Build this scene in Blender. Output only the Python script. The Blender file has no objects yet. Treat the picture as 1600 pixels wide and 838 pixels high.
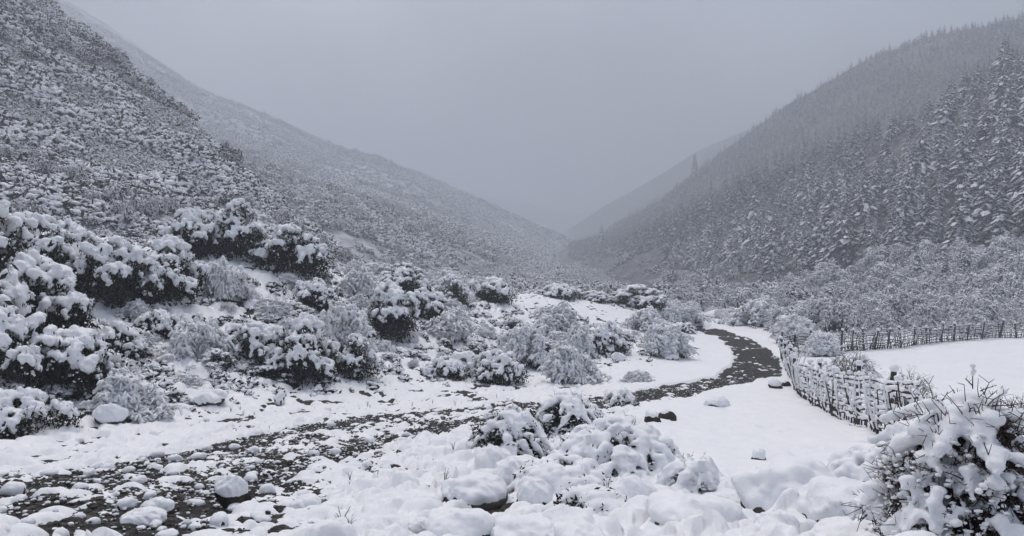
import bpy, math, random, time
import numpy as np
from mathutils import Matrix, Vector, Euler

T0 = time.time()
SC = bpy.context.scene
COL = SC.collection
RNG = np.random.default_rng(7)

# ------------------------------------------------------------------ camera
F = 1170.0                    # focal length in pixels of the 1600 wide photograph
CZ = 8.0
TILT = math.atan(19.0 / F)
cam_d = bpy.data.cameras.new("camera")
cam = bpy.data.objects.new("camera", cam_d)
COL.objects.link(cam)
cam.location = (0, 0, CZ)
cam.rotation_euler = (math.radians(90) - TILT, 0, 0)
cam_d.sensor_width = 36.0
cam_d.lens = 36.0 * F / 1600.0
cam_d.clip_start = 0.1
cam_d.clip_end = 8000
SC.camera = cam

# ------------------------------------------------------------------ sky and sun
SUN_EL, SUN_ROT = math.radians(64), math.radians(345)
world = bpy.data.worlds.new("World")
SC.world = world
world.use_nodes = True
wn = world.node_tree
bg = wn.nodes["Background"]
sky = wn.nodes.new("ShaderNodeTexSky")
sky.sky_type = 'NISHITA'
sky.sun_disc = False
sky.sun_elevation = SUN_EL
sky.sun_rotation = SUN_ROT
sky.air_density = 1.2
sky.dust_density = 6.0
hs = wn.nodes.new("ShaderNodeHueSaturation")
hs.inputs["Saturation"].default_value = 0.84
wn.links.new(sky.outputs[0], hs.inputs["Color"])
# soft unevenness of the cloud cover
tc = wn.nodes.new("ShaderNodeTexCoord"); cn = wn.nodes.new("ShaderNodeTexNoise"); cn.inputs["Scale"].default_value = 2.2; cn.inputs["Detail"].default_value = 3
wn.links.new(tc.outputs["Generated"], cn.inputs["Vector"])
cr = wn.nodes.new("ShaderNodeMapRange"); cr.inputs["From Min"].default_value = .3; cr.inputs["From Max"].default_value = .7
cr.inputs["To Min"].default_value = .70; cr.inputs["To Max"].default_value = 1.35
wn.links.new(cn.outputs["Fac"], cr.inputs["Value"])
cm = wn.nodes.new("ShaderNodeVectorMath"); cm.operation = 'SCALE'
wn.links.new(hs.outputs[0], cm.inputs[0]); wn.links.new(cr.outputs[0], cm.inputs["Scale"])
wn.links.new(cm.outputs[0], bg.inputs["Color"])
bg.inputs["Strength"].default_value = 0.12

sd = bpy.data.lights.new("sun", 'SUN')
sd.energy = 0.85
sd.angle = math.radians(40)
sd.color = (1.0, 0.985, 0.97)
sun = bpy.data.objects.new("sun", sd)
COL.objects.link(sun)
sv = Vector((math.sin(SUN_ROT) * math.cos(SUN_EL), math.cos(SUN_ROT) * math.cos(SUN_EL), math.sin(SUN_EL)))
sun.rotation_euler = sv.to_track_quat('Z', 'Y').to_euler()
sun.location = (0, 0, 300)

SC.view_settings.view_transform = 'Standard'
SC.view_settings.look = 'None'
SC.view_settings.exposure = 0.18
SC.view_settings.gamma = 1.0
SC.render.engine = 'CYCLES'
SC.cycles.use_denoising = True
try:
    SC.cycles.denoiser = 'OPENIMAGEDENOISE'
    SC.cycles.denoising_input_passes = 'RGB_ALBEDO_NORMAL'
    SC.cycles.denoising_prefilter = 'ACCURATE'
except Exception:
    pass
SC.cycles.max_bounces = 6
SC.cycles.diffuse_bounces = 3
SC.cycles.glossy_bounces = 2
SC.cycles.volume_bounces = 2
SC.cycles.transparent_max_bounces = 4

HAZE_DENSITY = 0.00140
HAZE_COLOR = (0.755, 0.81, 0.895)


# ------------------------------------------------------------------ noise
def _h(ix, iy, iz=0, s=0):
    n = (ix.astype(np.int64) * 374761393 + iy.astype(np.int64) * 668265263 + np.int64(iz) * 2147483647 + s * 974711) & 0xffffffff
    n = ((n ^ (n >> 13)) * 1274126177) & 0xffffffff
    n = ((n ^ (n >> 15)) * 2246822519) & 0xffffffff
    return ((n ^ (n >> 16)) & 0xffffff) / float(0xffffff)


def vnoise(x, y, s=0):
    x = np.asarray(x, float); y = np.asarray(y, float)
    ix = np.floor(x); iy = np.floor(y)
    fx = x - ix; fy = y - iy
    ux = fx * fx * (3 - 2 * fx); uy = fy * fy * (3 - 2 * fy)
    a = _h(ix, iy, 0, s); b = _h(ix + 1, iy, 0, s); c = _h(ix, iy + 1, 0, s); d = _h(ix + 1, iy + 1, 0, s)
    return (a * (1 - ux) + b * ux) * (1 - uy) + (c * (1 - ux) + d * ux) * uy


def fbm(x, y, s=0, o=4):
    r = 0; a = 0.5; t = 0
    for k in range(o):
        r = r + a * vnoise(x * 2 ** k, y * 2 ** k, s + k * 17); t += a; a *= 0.5
    return r / t


def domes(x, y, cell, seed, keep=1.0, rmin=.35, rmax=.72):
    """rounded bumps, one per jittered cell; returns height in cell units (0 between bumps)"""
    gx = x / cell; gy = y / cell
    ix = np.floor(gx); iy = np.floor(gy)
    best = np.zeros_like(gx)
    for dx in (-1, 0, 1):
        for dy in (-1, 0, 1):
            cx = ix + dx; cy = iy + dy
            jx = cx + .15 + .7 * _h(cx, cy, 0, seed); jy = cy + .15 + .7 * _h(cx, cy, 0, seed + 5)
            r = rmin + (rmax - rmin) * _h(cx, cy, 0, seed + 9) ** 1.5
            k = _h(cx, cy, 0, seed + 13) < keep
            asp = .75 + .5 * _h(cx, cy, 0, seed + 21)
            dd = ((gx - jx) * asp) ** 2 + ((gy - jy) / asp) ** 2
            v = np.where(k, r * np.sqrt(np.clip(1 - dd / (r * r), 0, 1)), 0)
            best = np.maximum(best, v)
    return best


def smooth(a, b, x):
    t = np.clip((x - a) / (b - a), 0, 1)
    return t * t * (3 - 2 * t)


# ------------------------------------------------------------------ terrain functions
_gd = np.array([0.3, 2, 4, 8, 12, 20, 30, 45, 56, 70, 100, 160, 300, 450, 700, 1000, 1600, 2600, 4000])
_gv = np.array([.95, 1.25, 1.75, 2.75, 3.5, 4.6, 5.6, 6.7, 7.1, 7.5, 8.3, 9.6, 12, 12, 10, 8, 8, 8, 8])
_ld = np.linspace(math.log(0.3), math.log(4000), 600)
_lv = np.interp(_ld, np.log(_gd), _gv)
_k = np.hanning(29); _k /= _k.sum()
_lv = np.convolve(np.pad(_lv, 14, mode='edge'), _k, mode='valid')


def gdrop(y):
    return np.interp(np.log(np.clip(y, .3, 4000)), _ld, _lv)


def P(px, py, d):
    """world point seen at pixel (px,py) of the photograph at depth d"""
    u = (px - 800) / F; v = (419 - py) / F
    # camera axes: forward tilted down by TILT
    fy = math.cos(TILT) - v * -math.sin(TILT); fz = -math.sin(TILT) + v * math.cos(TILT)
    k = d / fy
    return (u * k, d, CZ + fz * k)


rise_pts = []


def RP(px, py, d):
    x, y, z = P(px, py, d)
    rise_pts.append((x, y, z - (CZ - gdrop(d))))


for a in [(-300, 380, 30), (-300, 560, 20), (0, 390, 35), (0, 560, 22), (200, 425, 36), (200, 560, 27), (330, 405, 42),
          (450, 400, 46), (450, 520, 34), (600, 458, 56), (600, 540, 40), (750, 461, 64), (750, 540, 46),
          (900, 469, 74), (900, 530, 52), (1050, 482, 84), (1035, 540, 58), (-600, 300, 34), (-600, 500, 20),
          (500, 425, 78), (600, 474, 95), (750, 482, 105), (900, 484, 115), (50, 380, 58), (-300, 300, 60), (250, 400, 62)]:
    RP(*a)
zero_pix = [(-260, 720, 13), (-100, 705, 14.5), (0, 690, 16), (150, 672, 18), (300, 652, 21), (450, 634, 25), (600, 616, 29), (750, 606, 32.5),
            (880, 600, 35), (960, 592, 38), (1030, 580, 42), (1075, 558, 50), (1085, 530, 62), (1085, 512, 75)]
for px, py, d in zero_pix:
    rise_pts.append((P(px, py, d)[0], d, 0.0))
    rise_pts.append((P(px, py, d)[0] + 3.5, d - 3, 0.0))
for x, y in [(-12, 6), (-6, 6), (0, 6), (6, 6), (-12, -4), (0, -4), (12, -4), (8, 14), (14, 25), (20, 35), (25, 50), (30, 70), (40, 95), (30, 20),
             (50, 50), (20, 90), (25, 120), (0, 150), (-30, 170), (40, 160), (90, 120), (-60, 220), (60, 220), (0, 300), (-25, 2), (22, 62), (10, 35)]:
    rise_pts.append((x, y, 0.0))
RPA = np.array(rise_pts)
_D = np.sqrt(((RPA[:, None, :2] - RPA[None, :, :2]) ** 2).sum(-1) + 4.0)
_W = np.linalg.solve(_D + np.eye(len(RPA)) * 0.02, RPA[:, 2])


def rise(x, y):
    x = np.asarray(x, float); y = np.asarray(y, float)
    sh = x.shape; x = x.ravel(); y = y.ravel()
    out = np.zeros_like(x)
    for s in range(0, len(x), 60000):
        d = np.sqrt((x[s:s + 60000, None] - RPA[:, 0]) ** 2 + (y[s:s + 60000, None] - RPA[:, 1]) ** 2 + 4.0)
        out[s:s + 60000] = d @ _W
    out *= 1 - smooth(150, 230, np.hypot(x, y))
    return out.reshape(sh)


def zbase(x, y):
    x = np.asarray(x, float); y = np.asarray(y, float)
    far = np.hypot(x, y)
    n = (fbm(x * .09, y * .09, 3, 3) - .5) * 0.8 * smooth(12, 50, far) + (fbm(x * .35, y * .35, 11, 3) - .5) * .22
    n = n + (fbm(x * .012, y * .012, 31, 3) - .5) * 5 * smooth(150, 400, far)
    return CZ - gdrop(y) + np.maximum(rise(x, y), -0.3) + n


def hit(px, py, dmin=3.0, dmax=150.0):
    """where the ray through a pixel meets the terrain"""
    ds = np.exp(np.linspace(math.log(dmin), math.log(dmax), 500))
    pts = np.array([P(px, py, d) for d in ds])
    below = pts[:, 2] < zbase(pts[:, 0], pts[:, 1])
    i = int(np.argmax(below)) if below.any() else len(ds) - 1
    i = max(i, 1)
    a = pts[i]
    return np.array([a[0], a[1], float(zbase(a[0], a[1]))])


# ------------------------------------------------------------------ materials
def mat(name, rough=.7):
    m = bpy.data.materials.new(name)
    m.use_nodes = True
    b = m.node_tree.nodes["Principled BSDF"]
    b.inputs["Roughness"].default_value = rough
    return m, m.node_tree, b


def noise_node(nt, scale, detail=4, rough=.6, coord='Object', vec=None):
    n = nt.nodes.new("ShaderNodeTexNoise")
    n.inputs["Scale"].default_value = scale
    n.inputs["Detail"].default_value = detail
    n.inputs["Roughness"].default_value = rough
    if vec is None:
        g = nt.nodes.new("ShaderNodeNewGeometry")
        vec = g.outputs["Position"]
    nt.links.new(vec, n.inputs["Vector"])
    return n


def ramp(nt, fac, stops):
    r = nt.nodes.new("ShaderNodeValToRGB")
    e = r.color_ramp.elements
    while len(e) < len(stops): e.new(.5)
    for i, (p, c) in enumerate(stops):
        e[i].position = p; e[i].color = (*c, 1)
    nt.links.new(fac, r.inputs["Fac"])
    return r


def two_tone(name, c1, c2, scale, rough=.8, bump=0.0, bscale=None, detail=4):
    m, nt, b = mat(name, rough)
    n = noise_node(nt, scale, detail)
    r = ramp(nt, n.outputs["Fac"], [(.35, c1), (.65, c2)])
    nt.links.new(r.outputs[0], b.inputs["Base Color"])
    b.inputs["Specular IOR Level"].default_value = .15
    if bump:
        n2 = noise_node(nt, bscale or scale * 3, 5)
        bp = nt.nodes.new("ShaderNodeBump")
        bp.inputs["Strength"].default_value = bump
        bp.inputs["Distance"].default_value = .02
        nt.links.new(n2.outputs["Fac"], bp.inputs["Height"])
        nt.links.new(bp.outputs[0], b.inputs["Normal"])
    return m


M = {}
M['snow'] = two_tone('fresh_snow', (.86, .88, .92), (.91, .925, .95), 3.0, .55, .45, 34)
M['far_snow'] = two_tone('clinging_snow', (.78, .80, .84), (.90, .91, .94), 0.8, .7)
M['foliage'] = two_tone('dark_evergreen_leaves', (.008, .009, .006), (.038, .036, .024), 9, .8)
M['needles'] = two_tone('conifer_needles', (.010, .013, .013), (.032, .038, .035), 2, .9)
M['twig'] = two_tone('brown_twigs', (.035, .022, .018), (.085, .055, .045), 14, .8, .4)
M['pale_twig'] = two_tone('grey_brown_twigs', (.03, .027, .026), (.09, .08, .074), 5, .85)
M['bark'] = two_tone('tree_bark', (.03, .026, .024), (.075, .065, .06), 6, .85, .5)
M['rock'] = two_tone('wet_rock', (.025, .022, .02), (.11, .095, .08), 5, .6, .8, 25)
M['brown_rock'] = two_tone('brown_rock', (.016, .012, .010), (.055, .040, .031), 8, .65, .8, 25)
M['wood'] = two_tone('weathered_wood', (.035, .03, .027), (.10, .085, .075), 12, .8, .5)
M['heath'] = two_tone('brush_undergrowth', (.03, .03, .026), (.10, .09, .075), .8, .9)


def gravel_mat():
    m, nt, b = mat('wet_gravel', .7)
    b.inputs['Specular IOR Level'].default_value = .18
    g = nt.nodes.new("ShaderNodeNewGeometry")
    v = nt.nodes.new("ShaderNodeTexVoronoi"); v.inputs["Scale"].default_value = 16
    nt.links.new(g.outputs["Position"], v.inputs["Vector"])
    n = noise_node(nt, 1.3, 5)
    r = ramp(nt, v.outputs["Color"], [(.0, (.006, .0055, .005)), (.65, (.017, .0155, .0145)), (1.0, (.14, .13, .12))])
    mx = nt.nodes.new("ShaderNodeMix"); mx.data_type = 'RGBA'; mx.blend_type = 'MULTIPLY'
    mx.inputs["Factor"].default_value = .7
    r2 = ramp(nt, n.outputs["Fac"], [(.3, (.55, .5, .46)), (.7, (1.25, 1.2, 1.15))])
    nt.links.new(r.outputs[0], mx.inputs[6]); nt.links.new(r2.outputs[0], mx.inputs[7])
    nt.links.new(mx.outputs[2], b.inputs["Base Color"])
    bp = nt.nodes.new("ShaderNodeBump"); bp.inputs["Strength"].default_value = .9; bp.inputs["Distance"].default_value = .03
    nt.links.new(v.outputs["Distance"], bp.inputs["Height"]); bp.invert = True
    nt.links.new(bp.outputs[0], b.inputs["Normal"])
    return m


def hillside_mat(name, scale, lo, hi):
    """brush and snow patches, told apart by noise"""
    m, nt, b = mat(name, .85)
    n = noise_node(nt, scale, 8, .72)
    r = ramp(nt, n.outputs["Fac"], [(lo, (.035, .036, .037)), (hi, (.74, .77, .82))])
    n3 = noise_node(nt, .012, 3)
    mx = nt.nodes.new("ShaderNodeMix"); mx.data_type = 'RGBA'; mx.blend_type = 'MULTIPLY'
    mx.inputs["Factor"].default_value = 1
    r3 = ramp(nt, n3.outputs["Fac"], [(.35, (.62, .62, .64)), (.6, (1, 1, 1))])
    nt.links.new(r.outputs[0], mx.inputs[6]); nt.links.new(r3.outputs[0], mx.inputs[7])
    nt.links.new(mx.outputs[2], b.inputs["Base Color"])
    return m


M['gravel'] = gravel_mat()
M['hill'] = hillside_mat('brushy_hillside', .55, .36, .54)
M['hill_dark'] = hillside_mat('forest_floor', .30, .52, .76)
M['hill_far'] = hillside_mat('distant_hillside', .10, .36, .62)


# ------------------------------------------------------------------ mesh helpers
class MB:
    """collects vertices and faces with a material index"""
    def __init__(s): s.v = []; s.f = []; s.n = 0; s.m = []

    def add(s, V, Fc, mi=0):
        V = np.asarray(V, float).reshape(-1, 3)
        s.v.append(V)
        for f in Fc: s.f.append(tuple(int(i) + s.n for i in f))
        s.m += [mi] * len(Fc)
        s.n += len(V)

    def mesh(s, name, mats, smooth_=True):
        me = bpy.data.meshes.new(name)
        V = np.concatenate(s.v) if s.v else np.zeros((0, 3))
        me.from_pydata(V.tolist(), [], s.f)
        for m in (mats if isinstance(mats, (list, tuple)) else [mats]): me.materials.append(m)
        if s.m and max(s.m) > 0: me.polygons.foreach_set("material_index", s.m)
        me.polygons.foreach_set("use_smooth", [smooth_] * len(me.polygons))
        me.update()
        return me


def grid_mesh(name, X, Y, Z, m):
    nr, nc = X.shape
    V = np.stack([X, Y, Z], -1).reshape(-1, 3)
    i = np.arange(nr * nc).reshape(nr, nc)
    q = np.stack([i[:-1, :-1], i[:-1, 1:], i[1:, 1:], i[1:, :-1]], -1).reshape(-1, 4)
    me = bpy.data.meshes.new(name)
    me.vertices.add(len(V)); me.vertices.foreach_set("co", V.ravel())
    me.loops.add(q.size); me.loops.foreach_set("vertex_index", q.ravel())
    me.polygons.add(len(q)); me.polygons.foreach_set("loop_start", np.arange(0, q.size, 4)); me.polygons.foreach_set("loop_total", np.full(len(q), 4))
    me.update(calc_edges=True)
    me.polygons.foreach_set("use_smooth", np.ones(len(q), bool))
    me.materials.append(m)
    return me


def link(name, me, parent=None, loc=None):
    o = bpy.data.objects.new(name, me)
    COL.objects.link(o)
    if parent is not None: o.parent = parent
    if loc is not None: o.location = loc
    return o


def tag(o, label=None, cat=None, group=None, kind=None):
    if label: o['label'] = label
    if cat: o['category'] = cat
    if group: o['group'] = group
    if kind: o['kind'] = kind
    return o


def thing(name, label, cat, loc=(0, 0, 0), rz=0.0, group=None, sc=1.0):
    o = bpy.data.objects.new(name, None)
    COL.objects.link(o)
    o.location = loc
    o.rotation_euler = (0, 0, rz)
    o.scale = (sc, sc, sc) if not isinstance(sc, tuple) else sc
    o.empty_display_size = .2
    return tag(o, label, cat, group)


def ico(sub):
    import bmesh
    bm = bmesh.new(); bmesh.ops.create_icosphere(bm, subdivisions=sub, radius=1)
    V = np.array([v.co[:] for v in bm.verts]); Fc = [tuple(v.index for v in f.verts) for f in bm.faces]
    bm.free()
    return V, Fc


ICO = {k: ico(k) for k in (1, 2, 3, 4, 5)}


def blob_mesh(name, C, R, voxel, m, it=3, noise=.0, sub=1, fac=.6):
    """centres C (n,3), radii R (n,3): union of lumps melted together, as settled snow"""
    V0, F0 = ICO[sub]
    C = np.asarray(C, float); R = np.asarray(R, float)
    if R.ndim == 1: R = np.stack([R, R, R * .75], -1)
    V = (V0[None] * R[:, None] + C[:, None]).reshape(-1, 3)
    Fa = (np.array(F0)[None] + (np.arange(len(C)) * len(V0))[:, None, None]).reshape(-1, 3)
    me = bpy.data.meshes.new(name + "_src")
    me.vertices.add(len(V)); me.vertices.foreach_set("co", V.ravel())
    me.loops.add(Fa.size); me.loops.foreach_set("vertex_index", Fa.ravel())
    me.polygons.add(len(Fa)); me.polygons.foreach_set("loop_start", np.arange(0, Fa.size, 3)); me.polygons.foreach_set("loop_total", np.full(len(Fa), 3))
    me.update(calc_edges=True)
    o = bpy.data.objects.new(name + "_src", me)
    COL.objects.link(o)
    md = o.modifiers.new("r", 'REMESH'); md.mode = 'VOXEL'; md.voxel_size = voxel; md.use_smooth_shade = True
    ms = o.modifiers.new("s", 'SMOOTH'); ms.factor = fac; ms.iterations = it
    dg = bpy.context.evaluated_depsgraph_get()
    out = bpy.data.meshes.new_from_object(o.evaluated_get(dg))
    out.name = name
    bpy.data.objects.remove(o); bpy.data.meshes.remove(me)
    n = len(out.vertices)
    if noise and n:
        co = np.empty(n * 3); out.vertices.foreach_get("co", co); co = co.reshape(-1, 3)
        no = np.empty(n * 3); out.vertices.foreach_get("normal", no); no = no.reshape(-1, 3)
        k = 1.0 / (voxel * 7)
        d = fbm(co[:, 0] * k + co[:, 2] * k * .7, co[:, 1] * k - co[:, 2] * k * .6, 5, 3) - .5
        co += no * (d * noise)[:, None]
        out.vertices.foreach_set("co", co.ravel())
    out.materials.clear(); out.materials.append(m)
    out.polygons.foreach_set("use_smooth", [True] * len(out.polygons))
    out.update()
    return out


def tube(mb, pts, radii, sides=4, mi=0, cap=True):
    pts = np.asarray(pts, float); n = len(pts)
    radii = np.broadcast_to(np.asarray(radii, float), (n,))
    t = np.gradient(pts, axis=0); t /= np.linalg.norm(t, axis=1, keepdims=True) + 1e-9
    ref = np.where(np.abs(t[:, 2:3]) > .9, np.array([[1., 0, 0]]), np.array([[0, 0, 1.]]))
    a = np.cross(t, ref); a /= np.linalg.norm(a, axis=1, keepdims=True) + 1e-9
    b = np.cross(t, a)
    ang = np.arange(sides) * 2 * math.pi / sides
    ring = (np.cos(ang)[None, :, None] * a[:, None] + np.sin(ang)[None, :, None] * b[:, None]) * radii[:, None, None] + pts[:, None]
    Fc = []
    for i in range(n - 1):
        for j in range(sides):
            k = (j + 1) % sides
            Fc.append((i * sides + j, i * sides + k, (i + 1) * sides + k, (i + 1) * sides + j))
    if cap:
        Fc.append(tuple(range(sides - 1, -1, -1))); Fc.append(tuple((n - 1) * sides + j for j in range(sides)))
    mb.add(ring.reshape(-1, 3), Fc, mi)


def leaves(mb, C, n, spread, size, rng, mi=0, up=0.0):
    """n small leaf faces scattered round each centre"""
    C = np.asarray(C, float)
    m = len(C) * n
    c = np.repeat(C, n, 0) + rng.normal(0, spread, (m, 3)) * np.array([1, 1, .8])
    a = rng.normal(0, 1, (m, 3)); a /= np.linalg.norm(a, axis=1, keepdims=True)
    b = rng.normal(0, 1, (m, 3)); b = np.cross(a, b); b /= np.linalg.norm(b, axis=1, keepdims=True)
    s = size * rng.uniform(.6, 1.3, (m, 1))
    V = np.stack([c - a * s, c + b * s * .35, c + a * s, c - b * s * .35], 1).reshape(-1, 3)
    i = np.arange(m) * 4
    Fc = np.stack([i, i + 1, i + 2, i + 3], -1)
    mb.add(V, Fc.tolist(), mi)


OCT = np.array([(1, 0, 0), (0, 1, 0), (-1, 0, 0), (0, -1, 0), (0, 0, 1), (0, 0, -1.)])
OCTF = [(0, 1, 4), (1, 2, 4), (2, 3, 4), (3, 0, 4), (1, 0, 5), (2, 1, 5), (3, 2, 5), (0, 3, 5)]


# ------------------------------------------------------------------ prototypes of plants
def lumpy_dome(rng, R, H, nl):
    """lobes of a shrub: centres and radii"""
    L = []
    for k in range(nl):
        a = rng.uniform(0, 2 * math.pi); q = math.sqrt(rng.uniform(0, 1)) * .88
        rr = R * rng.uniform(.19, .36) * (1 - .25 * q)
        hz = H * math.sqrt(1 - q * q) * rng.uniform(.70, 1.0) - rr * .7
        L.append((math.cos(a) * q * R, math.sin(a) * q * R, max(hz, rr * .3), rr))
    for k in range(5):
        a = k * 1.2566 + rng.uniform(-.4, .4); q = rng.uniform(.6, .85); rr = R * rng.uniform(.2, .3)
        L.append((math.cos(a) * q * R, math.sin(a) * q * R, H * rng.uniform(.12, .38), rr))
    L.append((0, 0, H - R * .38, R * .38))
    return np.array(L)


def evergreen_proto(seed, R=1.0, H=1.0, nl=11, per=26, clump=.105, voxel=.036, droop=.0):
    """dark broadleaf evergreen under heavy clumps of snow. unit size: radius R, height H. Returns foliage, stems, snow meshes"""
    rng = np.random.default_rng(seed)
    L = lumpy_dome(rng, R, H, nl)
    C = []; N = []
    for (x, y, z, r) in L:
        k = int(per * (r / (R * .34)) ** 2)
        d = rng.normal(0, 1, (k, 3)); d /= np.linalg.norm(d, axis=1, keepdims=True)
        d[:, 2] = np.where(d[:, 2] < -.35, -d[:, 2], d[:, 2])
        p = np.array([x, y, z]) + d * r * np.array([1, 1, .85]) * rng.uniform(.85, 1.12, (k, 1))
        C.append(p); N.append(d)
    C = np.concatenate(C); N = np.concatenate(N)
    keep = C[:, 2] > .04
    C = C[keep]; N = N[keep]
    # drop clumps buried inside another lobe
    inside = np.zeros(len(C), bool)
    for (x, y, z, r) in L:
        inside |= np.linalg.norm((C - [x, y, z]) / [1, 1, .85], axis=1) < r * .8
    C = C[~inside]; N = N[~inside]
    fo = MB()
    leaves(fo, C - [0, 0, clump * .35], 11, clump * .5, clump * .48, rng)
    inner = np.concatenate([L[:, :3] + rng.normal(0, .1 * R, (len(L), 3)) for _ in range(7)])
    inner[:, 2] = np.abs(inner[:, 2]) * rng.uniform(.25, .9, len(inner))
    leaves(fo, inner, 16, .13 * R, clump * .9, rng)
    # low skirt of dark foliage
    a = rng.uniform(0, 2 * math.pi, 24)
    sk = np.stack([np.cos(a) * R * .5, np.sin(a) * R * .5, rng.uniform(.03, .2, 24) * H], -1)
    leaves(fo, sk, 12, .1 * R, clump * .8, rng)
    st = MB()
    for k in range(12):
        l = L[rng.integers(len(L))]
        e = np.array([l[0], l[1], l[2]])
        s0 = np.array([rng.normal(0, .08), rng.normal(0, .08), -.08])
        mid = (s0 + e) / 2 + rng.normal(0, .07, 3)
        tube(st, [s0, mid, e], [.035 * R, .022 * R, .01 * R], 5)
    up = (N[:, 2] > rng.uniform(-1.0, .12, len(N)))
    SCn = C[up] + np.array([0, 0, clump * .42])
    r = clump * rng.uniform(.5, 1.7, len(SCn)) * (.72 + .42 * np.clip(N[up, 2], 0, 1))
    RR = np.stack([r * rng.uniform(.85, 1.25, len(r)), r * rng.uniform(.85, 1.25, len(r)), r * .62], -1)
    # little hanging tongues
    t = rng.random(len(SCn)) < .75
    out = N[up][t] * [1, 1, 0]
    T = SCn[t] + out * clump * .55 - [0, 0, clump * .45]
    TR = np.stack([r[t] * .5, r[t] * .5, r[t] * .55], -1)
    sn = blob_mesh('snow_clumps', np.concatenate([SCn, T]), np.concatenate([RR, TR]), voxel, M['snow'], it=1, noise=voxel * .9, fac=.5)
    du = MB()
    nd = 520
    ii = rng.integers(0, len(C), nd)
    dp = C[ii] + N[ii] * clump * .7 + rng.normal(0, clump * .55, (nd, 3))
    for c in dp:
        r = rng.uniform(.012, .036)
        du.add(OCT * [r, r, r * .6] * rng.uniform(.6, 1.4, (6, 1)) + c, OCTF)
    return fo.mesh('foliage', M['foliage']), st.mesh('stems', M['twig']), sn, du.mesh('snow_dusting', M['snow'])


def frosty_proto(seed, R=1.0, H=1.0, n=230, seg=6, rs=.026, rt=.009, droop=.5, sides=4, snow_mat='snow', twig='twig', side_twigs=3, start=.15):
    """shrub of arching twigs, each carrying a line of snow; leafless. Returns twigs and snow meshes"""
    rng = np.random.default_rng(seed)
    tw = MB(); sn = MB()
    subs = rng.normal(0, .36 * R, (6, 2)); subs[0] = 0
    for k in range(n):
        az = rng.uniform(0, 2 * math.pi); q = rng.uniform(.1, 1) ** .8
        L = H * rng.uniform(.75, 1.1)
        t = np.linspace(0, 1, seg)
        sb = subs[rng.integers(len(subs))]
        base = np.array([sb[0], sb[1], 0]) + np.append(rng.normal(0, .06, 2) * R, 0)
        reach = q * R * rng.uniform(.45, .75)
        end = base[:2] + np.array([math.cos(az), math.sin(az)]) * reach
        q = min(1.0, float(np.hypot(*end)) / R)
        hgt = H * math.sqrt(max(0.05, 1 - (q * .93) ** 2)) * rng.uniform(.5, 1.08) * (.8 + .4 * float(vnoise(end[0] * 2.5 / R + 9, end[1] * 2.5 / R + 9, seed)))
        out = t ** 1.3 * (reach)
        z = hgt * (np.sin(np.minimum(t * (1.05 + droop * q), 1.9) * math.pi / 2) ** .9)
        az2 = az + rng.normal(0, .5) * t
        p = np.stack([base[0] + np.cos(az2) * out * .8, base[1] + np.sin(az2) * out * .8, z], -1)
        p[1:] += np.cumsum(rng.normal(0, .026 * R, (seg - 1, 3)), 0)
        tube(tw, p, np.linspace(rt * 1.6, rt * .6, seg), 3, cap=False)
        s = int(seg * .35)
        ps = p[s:] + [0, 0, rs * .7]
        tube(sn, ps, rs * rng.uniform(.6, 1.5, len(ps)), sides)
        if seg == 5 and rng.random() < .75:
            for _ in range(3):
                c = p[rng.integers(3, seg)]; rb = rng.uniform(.035, .085)
                sn.add(OCT * [rb, rb, rb * .6] * rng.uniform(.8, 1.2, (6, 1)) + c + [0, 0, rb * .3], OCTF)
        if seg > 5:
            for _ in range(6):
                c = p[rng.integers(int(seg * .4), seg)]; rb = rs * rng.uniform(1.2, 2.8)
                sn.add(OCT * [rb, rb, rb * .7] * rng.uniform(.8, 1.2, (6, 1)) + c + [0, 0, rb * .4], OCTF)
        for j in range(side_twigs):
            i = rng.integers(max(1, int(seg * start)), seg)
            d = rng.normal(0, 1, 3); d[2] = abs(d[2]) * .4 - .25 * droop
            d = d / np.linalg.norm(d) * R * rng.uniform(.12, .26)
            q1 = p[i] + d * .5 + [0, 0, .03 * R]; q2 = p[i] + d - [0, 0, .05 * R * droop * 2]
            tube(tw, [p[i], q1, q2], [rt * .8, rt * .6, rt * .5], 3, cap=False)
            if rng.random() < .85:
                tube(sn, np.array([p[i], q1, q2]) + [0, 0, rs * .6], [rs * .6, rs * rng.uniform(.7, 1.2), rs * .5], sides)
    return tw.mesh('twigs', M[twig]), sn.mesh('snow_on_twigs', M[snow_mat])


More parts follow.
